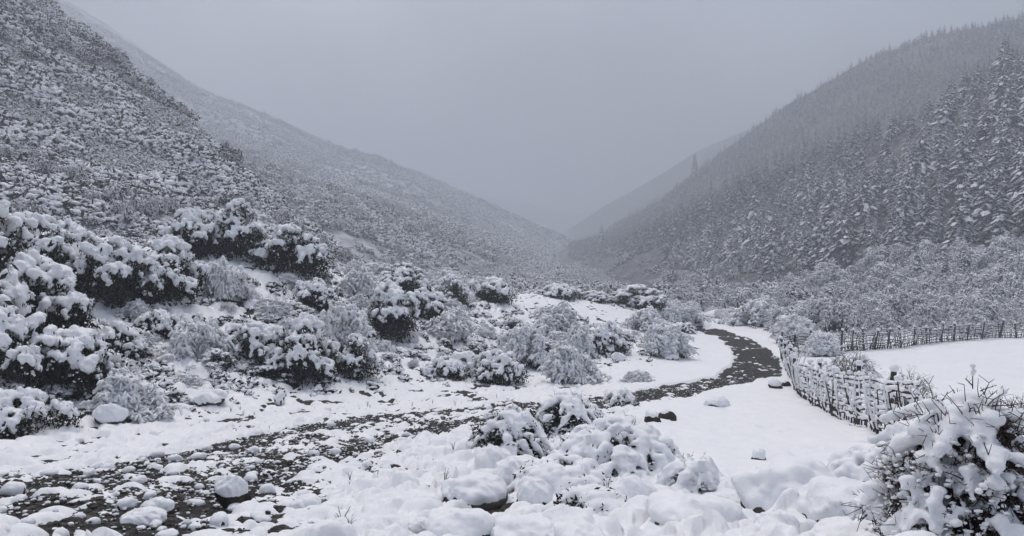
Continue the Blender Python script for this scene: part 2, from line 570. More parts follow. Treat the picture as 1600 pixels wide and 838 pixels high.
def conifer_proto(seed, H=16.0, R=2.6, whorls=22, per=8, bare=.08, ragged=.35, lite=False):
    rng = np.random.default_rng(seed)
    tr = MB(); fo = MB(); sn = MB()
    lean = rng.normal(0, .012, 2)
    zz = np.linspace(-.6, H, 8)
    tube(tr, np.stack([lean[0] * zz, lean[1] * zz, zz], -1), np.linspace(.22, .03, 8) * H / 16, 6)
    for w in range(whorls):
        f = (w + rng.uniform(-.3, .3)) / whorls
        z = H * (bare + (1 - bare) * max(0, f) ** .92)
        prof = (1 - f ** 1.35) ** .85 * (.55 + .45 * min(1, (f + .08) * 5)) * (1 + .22 * math.sin(w * 1.7 + seed))
        for k in range(per if f < .8 else max(3, per - 3)):
            az = rng.uniform(0, 2 * math.pi)
            L = .74 * R * prof * rng.uniform(1 - ragged, 1 + ragged * .6) + .18
            if vnoise(az * 1.1 + seed, z * .55, seed) < .27: continue
            L *= .72 + .6 * float(vnoise(az * 1.3 + 5, z * .7, seed + 3))
            d = np.array([math.cos(az), math.sin(az), 0]); s = np.array([-d[1], d[0], 0])
            dr = rng.uniform(.25, .85)
            o = np.array([lean[0] * z, lean[1] * z, z + rng.normal(0, .32)])
            p0 = o; p1 = o + d * L * .45 + [0, 0, L * .10]; p2 = o + d * L - [0, 0, L * dr]
            wd = L * rng.uniform(.22, .36)
            # drooping needle spray: a spine with narrow hanging side sprays
            q = p0 + d * L * .15 - [0, 0, .1]
            fo.add([q + s * .07 * L, p1 + s * .1 * L, p2, p1 - s * .1 * L, q - s * .07 * L], [(0, 1, 2, 3, 4)])
            for g in ((.35, .6, .82) if lite else (.22, .40, .56, .72, .88)):
                c = p0 * (1 - g) ** 2 + 2 * p1 * g * (1 - g) + p2 * g * g
                for sgn in (-1, 1):
                    ln = wd * (1.25 - .8 * g) * rng.uniform(.6, 1.35)
                    e = c + s * sgn * ln + d * ln * rng.uniform(.1, .7) - [0, 0, ln * rng.uniform(.35, .95)]
                    w_ = d * L * (.11 if lite else .075) * rng.uniform(.8, 1.4)
                    fo.add([c - w_, c + w_, e + w_ * .4, e - w_ * .6 - [0, 0, .1 * L]], [(0, 1, 2, 3)])
                    if rng.random() < (.22 if lite else .32):
                        m_ = c * .55 + e * .45 + [0, 0, .05]
                        a_ = ln * rng.uniform(.38, .78)
                        sn.add(OCT * [a_, a_, a_ * .45] * rng.uniform(.6, 1.3, (6, 1)) + m_, OCTF)
            for g in ((.45, .8) if lite else (.3, .5, .7, .9)):
                if rng.random() < (.40 if lite else .52):
                    c = p0 * (1 - g) ** 2 + 2 * p1 * g * (1 - g) + p2 * g * g
                    a_ = L * rng.uniform(.15, .32) * (1.3 if lite else 1)
                    b_ = OCT * [a_, a_, a_ * .40] * rng.uniform(.6, 1.3, (6, 1))
                    b_ = b_ + np.outer(b_ @ d, d) * .5
                    b_[:, 2] -= (b_ @ d) * dr * .9
                    sn.add(b_ + c + [0, 0, .05 + .02 * L], OCTF)
    # leader
    tube(fo, [(lean[0] * H, lean[1] * H, H - .3), (lean[0] * H, lean[1] * H, H + .35)], [.12, .03], 4)
    return tr, fo, sn


def join(parts, name, mats):
    mb = MB()
    for mi, p in enumerate(parts):
        if isinstance(p, MB):
            V = np.concatenate(p.v); Fc = p.f
        else:
            V = np.empty(len(p.vertices) * 3); p.vertices.foreach_get("co", V); V = V.reshape(-1, 3)
            Fc = [tuple(q.vertices) for q in p.polygons]
        mb.add(V, Fc, mi)
    return mb.mesh(name, mats)


def proto_obj(me):
    return bpy.data.objects.new(me.name, me)          # never linked to the scene: only scattered inside stuff


def scatter(name, pts, sc, rz, vi, protos, label, cat, tilt=None):
    """ONE stuff object: instances of small plants over points"""
    me = bpy.data.meshes.new(name)
    me.vertices.add(len(pts)); me.vertices.foreach_set("co", np.asarray(pts, float).ravel())
    a = me.attributes.new("sz", 'FLOAT', 'POINT'); a.data.foreach_set("value", np.asarray(sc, float))
    a = me.attributes.new("rz", 'FLOAT', 'POINT'); a.data.foreach_set("value", np.asarray(rz, float))
    a = me.attributes.new("vi", 'INT', 'POINT'); a.data.foreach_set("value", np.asarray(vi, np.int32))
    o = link(name, me)
    ng = bpy.data.node_groups.new(name, 'GeometryNodeTree')
    ng.interface.new_socket("Geometry", in_out='INPUT', socket_type='NodeSocketGeometry')
    ng.interface.new_socket("Geometry", in_out='OUTPUT', socket_type='NodeSocketGeometry')
    gi = ng.nodes.new('NodeGroupInput'); go = ng.nodes.new('NodeGroupOutput')
    m2p = ng.nodes.new('GeometryNodeMeshToPoints')
    ng.links.new(gi.outputs[0], m2p.inputs[0])
    iop = ng.nodes.new('GeometryNodeInstanceOnPoints')
    ng.links.new(m2p.outputs[0], iop.inputs['Points'])
    g2i = ng.nodes.new('GeometryNodeGeometryToInstance')
    for p in protos:
        oi = ng.nodes.new('GeometryNodeObjectInfo'); oi.inputs['Object'].default_value = p
        ng.links.new(oi.outputs['Geometry'], g2i.inputs[0])
    ng.links.new(g2i.outputs[0], iop.inputs['Instance'])
    iop.inputs['Pick Instance'].default_value = True

    def attr(n, t):
        x = ng.nodes.new('GeometryNodeInputNamedAttribute'); x.data_type = t; x.inputs[0].default_value = n
        return x.outputs[0]
    ng.links.new(attr('vi', 'INT'), iop.inputs['Instance Index'])
    ng.links.new(attr('sz', 'FLOAT'), iop.inputs['Scale'])
    cx = ng.nodes.new('ShaderNodeCombineXYZ'); ng.links.new(attr('rz', 'FLOAT'), cx.inputs[2])
    ng.links.new(cx.outputs[0], iop.inputs['Rotation'])
    ng.links.new(iop.outputs[0], go.inputs[0])
    md = o.modifiers.new("scatter", 'NODES'); md.node_group = ng
    tag(o, label, cat, kind='stuff')
    return o


# ------------------------------------------------------------------ ground: soil and gravel sheet, snow sheet
def polyline_dist(x, y, pl, chunk=80000):
    pl = np.asarray(pl, float)
    a = pl[:-1, :2]; b = pl[1:, :2] - a; l2 = (b ** 2).sum(1) + 1e-9
    sh = x.shape; x = x.ravel(); y = y.ravel(); out = np.empty_like(x)
    for s in range(0, len(x), chunk):
        p = np.stack([x[s:s + chunk], y[s:s + chunk]], -1)[:, None]
        t = np.clip(((p - a) * b).sum(-1) / l2, 0, 1)
        out[s:s + chunk] = np.sqrt(((p - a - t[..., None] * b) ** 2).sum(-1)).min(1)
    return out.reshape(sh)


TRACK_A = [(1080, 512), (1105, 517), (1128, 525), (1150, 537), (1166, 552), (1172, 568), (1158, 584), (1120, 596), (1070, 605), (1020, 613), (940, 624), (860, 633),
           (760, 639), (680, 646), (600, 654), (540, 662), (480, 674), (420, 688), (360, 702), (280, 718), (200, 735), (100, 757), (0, 778), (-150, 810)]
TRACK_B = [(1090, 512), (1125, 519), (1160, 531), (1186, 548), (1198, 566), (1190, 584), (1150, 600), (1090, 612), (1020, 622), (940, 634), (850, 648),
           (760, 660), (700, 670), (640, 681), (590, 692), (540, 705), (480, 722), (420, 740), (370, 756), (320, 778), (270, 800), (200, 835), (120, 870)]
PA = np.array([hit(*p) for p in TRACK_A]); PB = np.array([hit(*p) for p in TRACK_B])
PM = np.array([(hit(*a) + hit(*b)) / 2 for a, b in zip(TRACK_A, TRACK_B)])
SPUR = np.array([hit(*p) for p in [(1205, 592), (1212, 578), (1206, 566)]])
SPUR2 = np.array([hit(*p) for p in [(1100, 512), (1120, 507), (1135, 505)]])


def bareness(x, y):
    """how much snow the wheels have taken off the road, 0..1"""
    d = np.hypot(x, y)
    da = polyline_dist(x, y, PA); db = polyline_dist(x, y, PB); dm = polyline_dist(x, y, PM)
    wob = (fbm(x * .5, y * .5, 41, 3) - .5) * 1.1
    patch = fbm(x * .8, y * .8, 47, 4)
    far = smooth(24, 33, y)                       # fully bare round the bend
    near_t = 1 - smooth(11, 15, d)
    A = (1 - smooth(.34 - .10 * near_t - .1 * far, 1.05 - .2 * near_t - .42 * far, da + wob * .30)) * (.97 + .03 * far)
    B = (1 - smooth(.30 - .1 * far, 1.0 - .38 * far, db + wob * .30)) * (.93 + .07 * far)
    mid = (1 - smooth(1.2 - .15 * far, 2.5 - .85 * far, dm + wob * (1 - .5 * far))) * (.50 + .34 * far)
    # wide stony stretch near the viewer
    wide = (1 - smooth(2.2, 4.2, dm + wob)) * (1 - smooth(14, 22, d)) * .38
    spur = (1 - smooth(.2, .6, polyline_dist(x, y, SPUR) + wob * .3)) * .9
    spur2 = (1 - smooth(.3, .9, polyline_dist(x, y, SPUR2) + wob * .3)) * .8
    b = np.maximum.reduce([A, B, mid, wide, spur, spur2])
    return np.clip(b + (patch - .5) * (.55 - .3 * smooth(.8, .95, b)) * (b > .05), 0, 1)


def bank_mask(x, y):
    bench = 1 - smooth(.65, 1.0, np.hypot((x - 8) / 12.0, (y - 70) / 11.0) + (fbm(x * .25, y * .25, 241, 3) - .5) * .5)      # calm white bench over the bend
    return smooth(.12, .9, rise(x, y) + (fbm(x * .7, y * .7, 221, 3) - .5) * .8) * (1 - .93 * bench)


def snow_offset(x, y):
    """height of the snow surface over the soil sheet; below zero where soil shows"""
    d = np.hypot(x, y)
    b = bareness(x, y)
    bank = bank_mask(x, y) * (1 - smooth(90, 130, d))
    wx = x + (fbm(x * 3, y * 3, 171, 2) - .5) * .16; wy = y + (fbm(x * 3, y * 3, 173, 2) - .5) * .10
    st1 = domes(wx, wy, .17, 61, .85) * .17
    st2 = domes(wx, wy, .34, 67, .40) * .34
    st3 = domes(wx, wy, .09, 71, .8) * .09
    stones = np.maximum(np.maximum(st1 * .70, st2 * .55), st3 * .75)
    near_left = (1 - smooth(1.5, 5.5, polyline_dist(x, y, PM))) * (1 - smooth(26, 40, d))
    smooth_r = smooth(.13, .22, x / np.maximum(y, 1)) * smooth(10, 13, d)       # calm snow by the fence
    verge = smooth(2.6, 4.2, polyline_dist(x, y, PM)) * (1 - smooth(-4, 0, x)) * smooth(10, 14, y) * (1 - bank)   # calm strip under the bank
    lump = np.clip(1 - .92 * smooth_r - .25 * verge, .06, 1)
    t_snow = .045 + .075 * np.maximum(smooth_r, verge * .12) + (fbm(x * 1.6, y * 1.6, 5, 3) - .5) * .06
    big = (domes(wx, wy, .75, 83, .8) * .75) * .34 * (1 - smooth(16, 26, d)) * (1 - b) * lump
    h_off = t_snow + stones * (1.25 * lump * (1 - smooth(30, 50, d)) + .05) + big
    crev = smooth(.48, .62, fbm(x * 1.5, y * 1.5, 181, 4)) * lump * (1 - smooth(28, 45, d))
    h_off = h_off - crev * .13 * (smooth_r < .3)
    clus = fbm(x * 1.1, y * .9, 191, 4)
    ragged = (fbm(x * 7, y * 7, 201, 3) - .5) * .07
    h_road = -.050 + .11 * (.55 - b) + (clus - .5) * .13 + stones * 1.35 + ragged * .8 - .040 * smooth(24, 34, y)
    m = smooth(.12, .42, b)
    h = h_off * (1 - m) + h_road * m
    tus = domes(wx, wy, .60, 91, .9) * .60; tus2 = domes(wx, wy, .30, 97, .9) * .30
    tus3 = domes(wx, wy, 1.3, 99, .7) * 1.3
    gap = fbm(x * .9, y * .9, 101, 4)
    thr = smooth(.40, .60, gap)
    hb = (-.14 + .15 * (1 - thr)) + tus * .42 + tus2 * .60 + tus3 * .14 + (fbm(x * 6, y * 6, 211, 3) - .5) * .08
    h = h * (1 - bank) + hb * bank
    hole = (fbm(x * 3.1, y * 3.1, 111, 3) > .68 - .05 * near_left) & (b < .3) & (verge < .3) & (smooth_r < .1)
    h = np.where(hole & (smooth_r < .5), h - .06 * (1 - bank), h)
    h += (fbm(x * 5, y * 5, 121, 3) - .5) * .025
    foot = np.maximum(0, fbm(x * 2.0, y * 2.0, 131, 2) - .60) * .35 * np.maximum(smooth_r, verge) * (1 - smooth(22, 34, d))
    rip = (fbm(x * 1.2 + y * .5, y * 4.5, 231, 3) - .5) * .035 * smooth_r
    h -= foot - rip
    return h * (1 - smooth(150, 260, d)) + .3 * smooth(150, 260, d)


def soil_rel(x, y):
    b = bank_mask(x, y)
    return (fbm(x * 6, y * 6, 7, 3) - .5) * .05 + domes(x, y, .21, 141, .6) * .21 * .42 - b * (1 - fbm(x * 1.1, y * 1.1, 151, 2)) * .10


def polar(nr, ncin, ncout, r0=2.0, r1=3600):
    o = np.array([0.0, -2.0])
    # radial rows: fine near, coarser with distance
    ra = np.exp(np.linspace(math.log(r0), math.log(130), nr)); rb = np.exp(np.linspace(math.log(130), math.log(r1), 70))[1:]
    r = np.concatenate([ra, rb])
    s = math.radians(37.5)
    th = np.concatenate([np.linspace(-math.radians(100), -s, ncout)[:-1], np.linspace(-s, s, ncin), np.linspace(s, math.radians(100), ncout)[1:]])
    Rr, Th = np.meshgrid(r, th, indexing='ij')
    return o[0] + Rr * np.sin(Th), o[1] + Rr * np.cos(Th)


X, Y = polar(250, 240, 16)
Zb = zbase(X, Y)
me = grid_mesh('ground', X, Y, Zb + soil_rel(X, Y), M['gravel'])
tag(link('ground', me), kind='structure')
X, Y = polar(700, 680, 20)
Zb = zbase(X, Y)
me = grid_mesh('snow_cover', X, Y, Zb + snow_offset(X, Y), M['snow'])
tag(link('snow_covered_ground', me), kind='structure')
del X, Y, Zb
print("ground", round(time.time() - T0, 1))


# ------------------------------------------------------------------ hills: lofted slopes
def resample(pts, n):
    P3 = np.array([P(*p) for p in pts])
    px = np.array([p[0] for p in pts], float)
    u = (px - px[0]) / (px[-1] - px[0])
    t = np.linspace(0, 1, n)
    k = np.hanning(9); k /= k.sum()
    out = []
    for c in range(3):
        v = np.interp(t, u, P3[:, c])
        v = np.convolve(np.pad(v, 4, mode='edge'), k, mode='valid')
        out.append(v)
    return np.stack(out, -1)


def loft(lines, n, rows, amp=1.0, nsc=.03, seed=1, sink=4.0, back=(0, 120, -90)):
    """surface through rows of points; first row is sunk a little, a back slope is added behind the crest"""
    L = [resample(l, n) for l in lines]
    L[0] = L[0] + [0, 0, -sink]
    L.append(L[-1] + np.array(back))
    out = []
    for i in range(len(L) - 1):
        m = rows[i]
        for j in range(m):
            t = j / m
            out.append(L[i] * (1 - t) + L[i + 1] * t)
    out.append(L[-1])
    G = np.array(out)
    k = np.array([1, 2, 3, 2, 1.]) / 9
    Gs = G.copy()
    for c in range(3):
        pad = np.pad(G[..., c], ((2, 2), (0, 0)), mode='edge')
        Gs[..., c] = sum(k[q] * pad[q:q + G.shape[0]] for q in range(5))
    G = Gs
    dist = np.hypot(G[..., 0], G[..., 1])
    nz = (fbm(G[..., 0] * nsc, G[..., 1] * nsc, seed, 5) - .5) * amp * 2
    rid = np.abs(fbm(G[..., 0] * nsc * .45, G[..., 1] * nsc * .45, seed + 7, 3) - .5) * -amp * 2.4
    G[..., 2] += (nz + rid)
    return G


def sample_grid(G, n, rng, r0=0.0, r1=1.0, c0=0.0, c1=1.0, wfun=None):
    nr, nc, _ = G.shape
    A = G[int(r0 * (nr - 1)):int(r1 * (nr - 1)) + 1, int(c0 * (nc - 1)):int(c1 * (nc - 1)) + 1]
    e1 = A[1:, :-1] - A[:-1, :-1]; e2 = A[:-1, 1:] - A[:-1, :-1]
    ar = np.linalg.norm(np.cross(e1, e2), axis=-1)
    cc = A[:-1, :-1]
    if wfun is not None: ar = ar * wfun(cc[..., 0], cc[..., 1], cc[..., 2])
    p = (ar / ar.sum()).ravel()
    idx = rng.choice(len(p), n, p=p)
    i, j = np.unravel_index(idx, ar.shape)
    u = rng.random((n, 1)); v = rng.random((n, 1))
    return A[i, j] * (1 - u) * (1 - v) + A[i + 1, j] * u * (1 - v) + A[i, j + 1] * (1 - u) * v + A[i + 1, j + 1] * u * v


def project(p):
    """pixel of world points"""
    y = p[..., 1]; z = p[..., 2] - CZ
    f = y * math.cos(TILT) - z * math.sin(TILT); v = y * math.sin(TILT) + z * math.cos(TILT)
    return 800 + F * p[..., 0] / f, 419 - F * v / f


HILL_A = loft([[(-700, 330, 38), (-300, 345, 46), (0, 355, 58), (200, 362, 74), (400, 385, 92), (560, 428, 108)],
               [(-700, -20, 80), (-300, 60, 100), (0, 215, 115), (200, 262, 120), (400, 330, 118), (560, 422, 114)],
               [(-700, -900, 150), (-300, -420, 165), (70, -12, 205), (255, 150, 182), (405, 272, 152), (560, 415, 120)]],
              160, [40, 60, 14], amp=1.6, nsc=.05, seed=3, back=(-10, 60, -50))
HILL_B = loft([[(-300, 300, 200), (100, 345, 195), (400, 405, 190), (560, 442, 205), (680, 449, 250), (780, 447, 310), (850, 428, 470), (905, 396, 850)],
               [(-300, 60, 340), (100, 215, 330), (350, 275, 330), (560, 338, 340), (680, 368, 390), (780, 392, 470), (850, 402, 640), (905, 390, 900)],
               [(-300, 0, 600), (100, 95, 640), (300, 185, 660), (500, 262, 660), (640, 306, 670), (750, 348, 720), (850, 378, 860), (905, 382, 950)],
               [(-300, -20, 1000), (100, -10, 1040), (300, 124, 1080), (500, 212, 1100), (640, 260, 1080), (750, 306, 1060), (850, 350, 1040), (905, 374, 1020)]],
              220, [40, 40, 40, 14], amp=6, nsc=.010, seed=9, sink=6)
HILL_C = loft([[(870, 455, 480), (930, 462, 330), (1000, 474, 230), (1100, 488, 165), (1250, 508, 118), (1400, 516, 98), (1600, 518, 88), (1900, 518, 80), (2300, 518, 76)],
               [(870, 400, 700), (930, 402, 520), (1000, 405, 380), (1100, 418, 280), (1250, 420, 205), (1400, 405, 170), (1600, 385, 150), (1900, 350, 140), (2300, 330, 130)],
               [(870, 394, 800), (930, 384, 620), (1000, 378, 480), (1100, 340, 400), (1250, 275, 330), (1400, 215, 290), (1600, 120, 260), (1900, -20, 240), (2300, -160, 220)],
               [(870, 396, 860), (930, 386, 700), (1000, 376, 600), (1100, 335, 520), (1250, 290, 460), (1400, 240, 430), (1600, 165, 400), (1900, 40, 380), (2300, -60, 360)],
               [(870, 390, 980), (930, 376, 880), (1000, 330, 800), (1090, 262, 760), (1170, 205, 740), (1235, 155, 720), (1350, 92, 700), (1450, 50, 690), (1600, 24, 680), (1900, -40, 620), (2300, -90, 560)]],
              200, [40, 50, 16, 50, 14], amp=4.5, nsc=.012, seed=17, sink=3)
HILL_D = loft([[(640, 405, 1200), (820, 402, 1100), (1000, 400, 1050), (1200, 400, 1000), (1700, 400, 900)],
               [(640, 396, 1450), (820, 385, 1400), (868, 368, 1400), (900, 350, 1400), (1000, 285, 1400), (1100, 222, 1400), (1250, 160, 1350), (1700, 160, 1200)]],
              120, [40, 10], amp=8, nsc=.006, seed=23, sink=20)
HILL_E = loft([[(500, 380, 1700), (800, 385, 1700), (1100, 380, 1700)],
               [(500, 290, 2600), (800, 310, 2600), (900, 330, 2600), (1100, 250, 2600)]],
              60, [30, 6], amp=20, nsc=.003, seed=29, sink=30)
for nm, G, m in (('shrubby_hillside', HILL_A, 'hill'), ('valley_side_hill', HILL_B, 'hill_far'), ('forested_hill', HILL_C, 'hill_dark'),
                 ('far_valley_hill', HILL_D, 'hill_dark'), ('valley_head_hill', HILL_E, 'hill_dark')):
    tag(link(nm, grid_mesh(nm, G[..., 0], G[..., 1], G[..., 2], M[m])), kind='structure')
print("hills", round(time.time() - T0, 1))


# ------------------------------------------------------------------ vegetation prototypes
EV = [evergreen_proto(100 + k, 1.0, h, nl + 5, 52, .068, .026) for k, (h, nl) in enumerate([(1.0, 10), (1.25, 12), (.85, 9), (1.1, 13), (1.45, 12), (.7, 9)])]
FR = [frosty_proto(200 + k, 1.0, h, 225, 7, .036, .009, dr, side_twigs=6) for k, (h, dr) in enumerate([(1.0, .6), (.8, .8), (1.2, .5), (.9, .3)])]
print("shrubs", round(time.time() - T0, 1))


def small_shrub(seed):
    rng = np.random.default_rng(seed)
    mb = MB()
    C = rng.normal(0, 1, (16, 3)); C /= np.linalg.norm(C, axis=1, keepdims=True); C[:, 2] = np.abs(C[:, 2])
    C *= np.array([.5, .5, .55]) * rng.uniform(.6, 1.1, (16, 1))
    leaves(mb, C, 3, .16, .26, rng, 0)
    V0, F0 = ICO[1]
    for c in C:
        if rng.random() < .95:
            r = rng.uniform(.12, .27)
            mb.add(V0 * [r, r, r * .55] * rng.uniform(.8, 1.2, (len(V0), 1)) + c + [0, 0, .13], F0, 1)
    return mb.mesh('low_shrub', [M['foliage'], M['far_snow']], False)


SS = [proto_obj(small_shrub(300 + k)) for k in range(6)]


def put_scatter(name, P3, s0, s1, protos, label, cat, rng, power=1.5):
    n = len(P3)
    scatter(name, P3, s0 + (s1 - s0) * rng.random(n) ** power, rng.uniform(0, 6.28, n), rng.integers(0, len(protos), n), protos, label, cat)


rng = np.random.default_rng(11)
pa = sample_grid(HILL_A, 80000, rng, 0, .9)
fa = fbm(pa[:, 0] * .06, pa[:, 1] * .06, 77, 3)
edge = project(pa)
gul = np.abs(fbm(pa[:, 0] * .045, pa[:, 1] * .022, 405, 4) - .5)
keepa = rng.random(len(pa)) < (.25 + 1.5 * smooth(.32, .62, fa)) * (.35 + .65 * smooth(.01, .05, gul))
pa = pa[keepa]
na = len(pa); fs_ = fbm(pa[:, 0] * .11 + 9, pa[:, 1] * .11, 79, 4); fl_ = fbm(pa[:, 0] * .03 + 9, pa[:, 1] * .03, 78, 3)
sa = (.35 + 1.3 * rng.random(na) ** 1.7) * (.45 + 1.25 * smooth(.35, .65, fs_)) * (.75 + .5 * smooth(.4, .6, fl_))
scatter('hillside_brush', pa - [0, 0, .12], sa, rng.uniform(0, 6.28, na), rng.integers(0, 6, na), SS, 'snowy low brush covering the near open hillside', 'brush')
pb = sample_grid(HILL_B, 80000, rng, 0, .85, .25, 1)
fb = fbm(pb[:, 0] * .012, pb[:, 1] * .012, 87, 4)
pb = pb[(rng.random(len(pb)) < smooth(.38, .62, fb) + .12)]
put_scatter('valley_side_brush', pb - [0, 0, .3], 1.3, 4.2, SS, 'misty brush and low trees on the far valley side', 'brush', rng)
print("brush", round(time.time() - T0, 1))

# --- conifers
CON = []
for k, (H, R, w, pr, br, rg) in enumerate([(16, 3.5, 27, 10, .05, .5), (19, 3.3, 28, 10, .12, .55), (13, 3.4, 22, 10, .02, .45), (20, 3.6, 28, 9, .30, .6), (11, 3.0, 18, 10, .02, .4), (17, 2.8, 27, 9, .1, .55), (15, 4.0, 23, 11, .16, .6), (18, 3.9, 28, 11, .05, .5)]):
    tr, fo, sn = conifer_proto(400 + k, H, R, w, pr, br, rg)
    CON.append((tr.mesh('trunk', M['bark']), fo.mesh('foliage', M['needles'], False), sn.mesh('snow_on_branches', M['far_snow'], False), H))
CONL = []
for k, (H, R, w, pr) in enumerate([(15, 3.2, 15, 7), (17, 3.0, 16, 7), (12, 3.2, 13, 7), (18, 2.9, 16, 6)]):
    tr, fo, sn = conifer_proto(450 + k, H, R, w, pr, .05, .4, True)
    CONL.append(proto_obj(join([tr, fo, sn], 'conifer', [M['bark'], M['needles'], M['far_snow']])))


LOOSE = {'snow_dusting', 'foliage', 'snow_on_branches', 'snow_clumps', 'snow_on_twigs', 'branches', 'twigs', 'stems'}


def place_parts(name, parts, names, label, cat, loc, rz, sc, group=None, tilt=None):
    t = thing(name, label, cat, loc, rz, group, sc)
    if tilt: t.rotation_euler = (tilt[0], tilt[1], rz)
    for me, nm in zip(parts, names):
        c = link(nm, me, t)
        if nm in LOOSE: c['kind'] = 'stuff'
    return t


rng = np.random.default_rng(21)


def dart(P3, mind, seed=0):
    """thin points so that none is nearer than mind (function of point) to another"""
    keep = []; cells = {}
    cs = float(np.max(mind))
    for i, p in enumerate(P3):
        c = (int(p[0] // cs), int(p[1] // cs)); ok = True
        for dx in (-1, 0, 1):
            for dy in (-1, 0, 1):
                for j in cells.get((c[0] + dx, c[1] + dy), ()):
                    q = P3[j]
                    if (p[0] - q[0]) ** 2 + (p[1] - q[1]) ** 2 < mind[i] ** 2: ok = False; break
                if not ok: break
            if not ok: break
        if ok: keep.append(i); cells.setdefault(c, []).append(i)
    return P3[keep]


nrC = HILL_C.shape[0]
pc = sample_grid(HILL_C, 62000, rng, 38 / nrC, 154 / nrC, .02, 1)
pc = dart(pc, np.where(np.hypot(pc[:, 0], pc[:, 1]) < 420, 4.8, 3.8))
q, r = project(pc)
inview = (q > -40) & (q < 1680) & (r > -80)
dist = np.hypot(pc[:, 0], pc[:, 1])
gapn = fbm(pc[:, 0] * .03, pc[:, 1] * .03, 55, 2)
okk = gapn > .30
pc = pc[okk]; inview = inview[okk]; dist = dist[okk]; q = q[okk]; r = r[okk]
order = np.argsort(np.where(inview, dist, 1e9))
big = order[:286]
rest = np.setdiff1d(np.arange(len(pc)), big)
nC = ['trunk', 'foliage', 'snow_on_branches']
for i in big:
    k = rng.integers(len(CON))
    kw = ('ragged-crowned', 'tall thin-topped', 'short broad', 'bare-trunked', 'small dense', 'slender', 'stout layered', 'big full-skirted')[k]
    pq, pr_ = project(pc[i])
    zn = ('at the foot of the forest just above the frosted trees', 'in the nearest stand of the forest, partway up the slope', 'high in the near stand of the forest, under the misty upper slope')[int((dist[i] > 185) + (dist[i] > 255))]
    place_parts('conifer_tree', CON[k][:3], nC, kw + ' conifer ' + zn, 'conifer',
                pc[i] - [0, 0, .3], rng.uniform(0, 6.28), float(.42 + .62 * rng.random() ** 1.2), kw + ' conifers ' + zn, (rng.normal(0, .02), rng.normal(0, .02)))
pr3 = pc[rest]; dr3 = np.hypot(pr3[:, 0], pr3[:, 1]); nr3 = len(pr3)
sr3 = (.30 + .40 * rng.random(nr3)) * (1.65 - .75 * smooth(330, 560, dr3)) * (.75 + .5 * fbm(pr3[:, 0] * .05, pr3[:, 1] * .05, 501, 3))
scatter('distant_forest', pr3 - [0, 0, .3], sr3, rng.uniform(0, 6.28, nr3), rng.integers(0, len(CONL), nr3), CONL, 'far conifers fading into mist up the forested hill', 'forest')
print("conifers", len(pc), round(time.time() - T0, 1))

EVJ = []
for k in (0, 3):
    rg_ = np.random.default_rng(860 + k); mb_ = MB()
    L_ = lumpy_dome(rg_, 1, 1.1, 7)
    C_ = (L_[:, None, :3] + rg_.normal(0, 1, (len(L_), 9, 3)) * L_[:, None, 3:4] * .55).reshape(-1, 3); C_[:, 2] = np.abs(C_[:, 2])
    leaves(mb_, C_, 3, .10, .16, rg_, 0)
    for c in C_:
        r = rg_.uniform(.08, .17)
        mb_.add(OCT * [r, r, r * .5] * rg_.uniform(.7, 1.3, (6, 1)) + c + [0, 0, .1], OCTF, 1)
    EVJ.append(proto_obj(mb_.mesh('thicket', [M['foliage'], M['far_snow']], False)))

# --- frosted broadleaf trees at the foot of the forest
DE = [frosty_proto(500 + k, 1.0, h, 190, 5, .021, .015, dr, 3, 'far_snow', 'pale_twig', 6, .3) for k, (h, dr) in enumerate([(1.15, .7), (.95, .9), (1.3, .6), (1.05, .8)])]
DEL = []
for k in range(3):
    a, b = frosty_proto(540 + k, 1.0, 1.15, 80, 4, .032, .026, .8, 3, 'far_snow', 'pale_twig', 5, .3)
    DEL.append(proto_obj(join([a, b], 'frosted_tree', [M['pale_twig'], M['far_snow']])))
pd = sample_grid(HILL_C, 12000, rng, 3 / nrC, 42 / nrC, .03, 1)
pd = dart(pd, 1.7 + np.hypot(pd[:, 0], pd[:, 1]) * .006)
q, r = project(pd)
inview = (q > -30) & (q < 1660)
dist = np.hypot(pd[:, 0], pd[:, 1])
order = np.argsort(np.where(inview, dist, 1e9))
big = order[:215]
rest = np.setdiff1d(np.arange(len(pd)), big)
nf = []
for _ in range(700):
    px = rng.uniform(1215, 1760); d = rng.uniform(72, 96)
    x = (px - 800) / F * d
    nf.append((x, d, float(zbase(x, d))))
nf = dart(np.array(nf), np.full(700, 2.3))[:70]
pd = np.concatenate([pd, nf]); big = np.concatenate([big, np.arange(len(pd) - len(nf), len(pd))])
for i in big:
    k = rng.integers(len(DE))
    s = float(rng.uniform(1.6, 5.0)) if pd[i][1] > 97 else float(rng.uniform(1.4, 2.9))
    kw = ('rounded', 'low spreading', 'tall-crowned', 'drooping')[k]
    zn = 'right behind the field fence' if pd[i][1] <= 100 else ('on the wooded slope foot below the conifers' if pd[i][1] > 125 else 'in the belt between the field and the conifers')
    place_parts('frosted_broadleaf_tree', DE[k], ['branches', 'snow_on_branches'], kw + ' bare tree frosted with snow ' + zn, 'tree',
                pd[i] - [0, 0, .2], rng.uniform(0, 6.28), s, kw + ' frosted trees ' + zn)
pv = sample_grid(HILL_B, 2500, rng, 0, .12, .5, 1)
extra = []
for _ in range(5200):
    d = math.exp(rng.uniform(math.log(130), math.log(700))); px = rng.uniform(560, 960)
    x = (px - 800) / F * d
    extra.append((x, d, float(zbase(x, d))))
for _ in range(2200):
    d = rng.uniform(108, 240); px = rng.uniform(560, 1350)
    x = (px - 800) / F * d
    extra.append((x, d, float(zbase(x, d))))
extra = np.array(extra)
allr = np.concatenate([pd[rest], pv, extra])
wn_ = fbm(allr[:, 0] * .035, allr[:, 1] * .02, 88, 3)
kp = rng.random(len(allr)) < .25 + 1.3 * smooth(.38, .6, wn_)
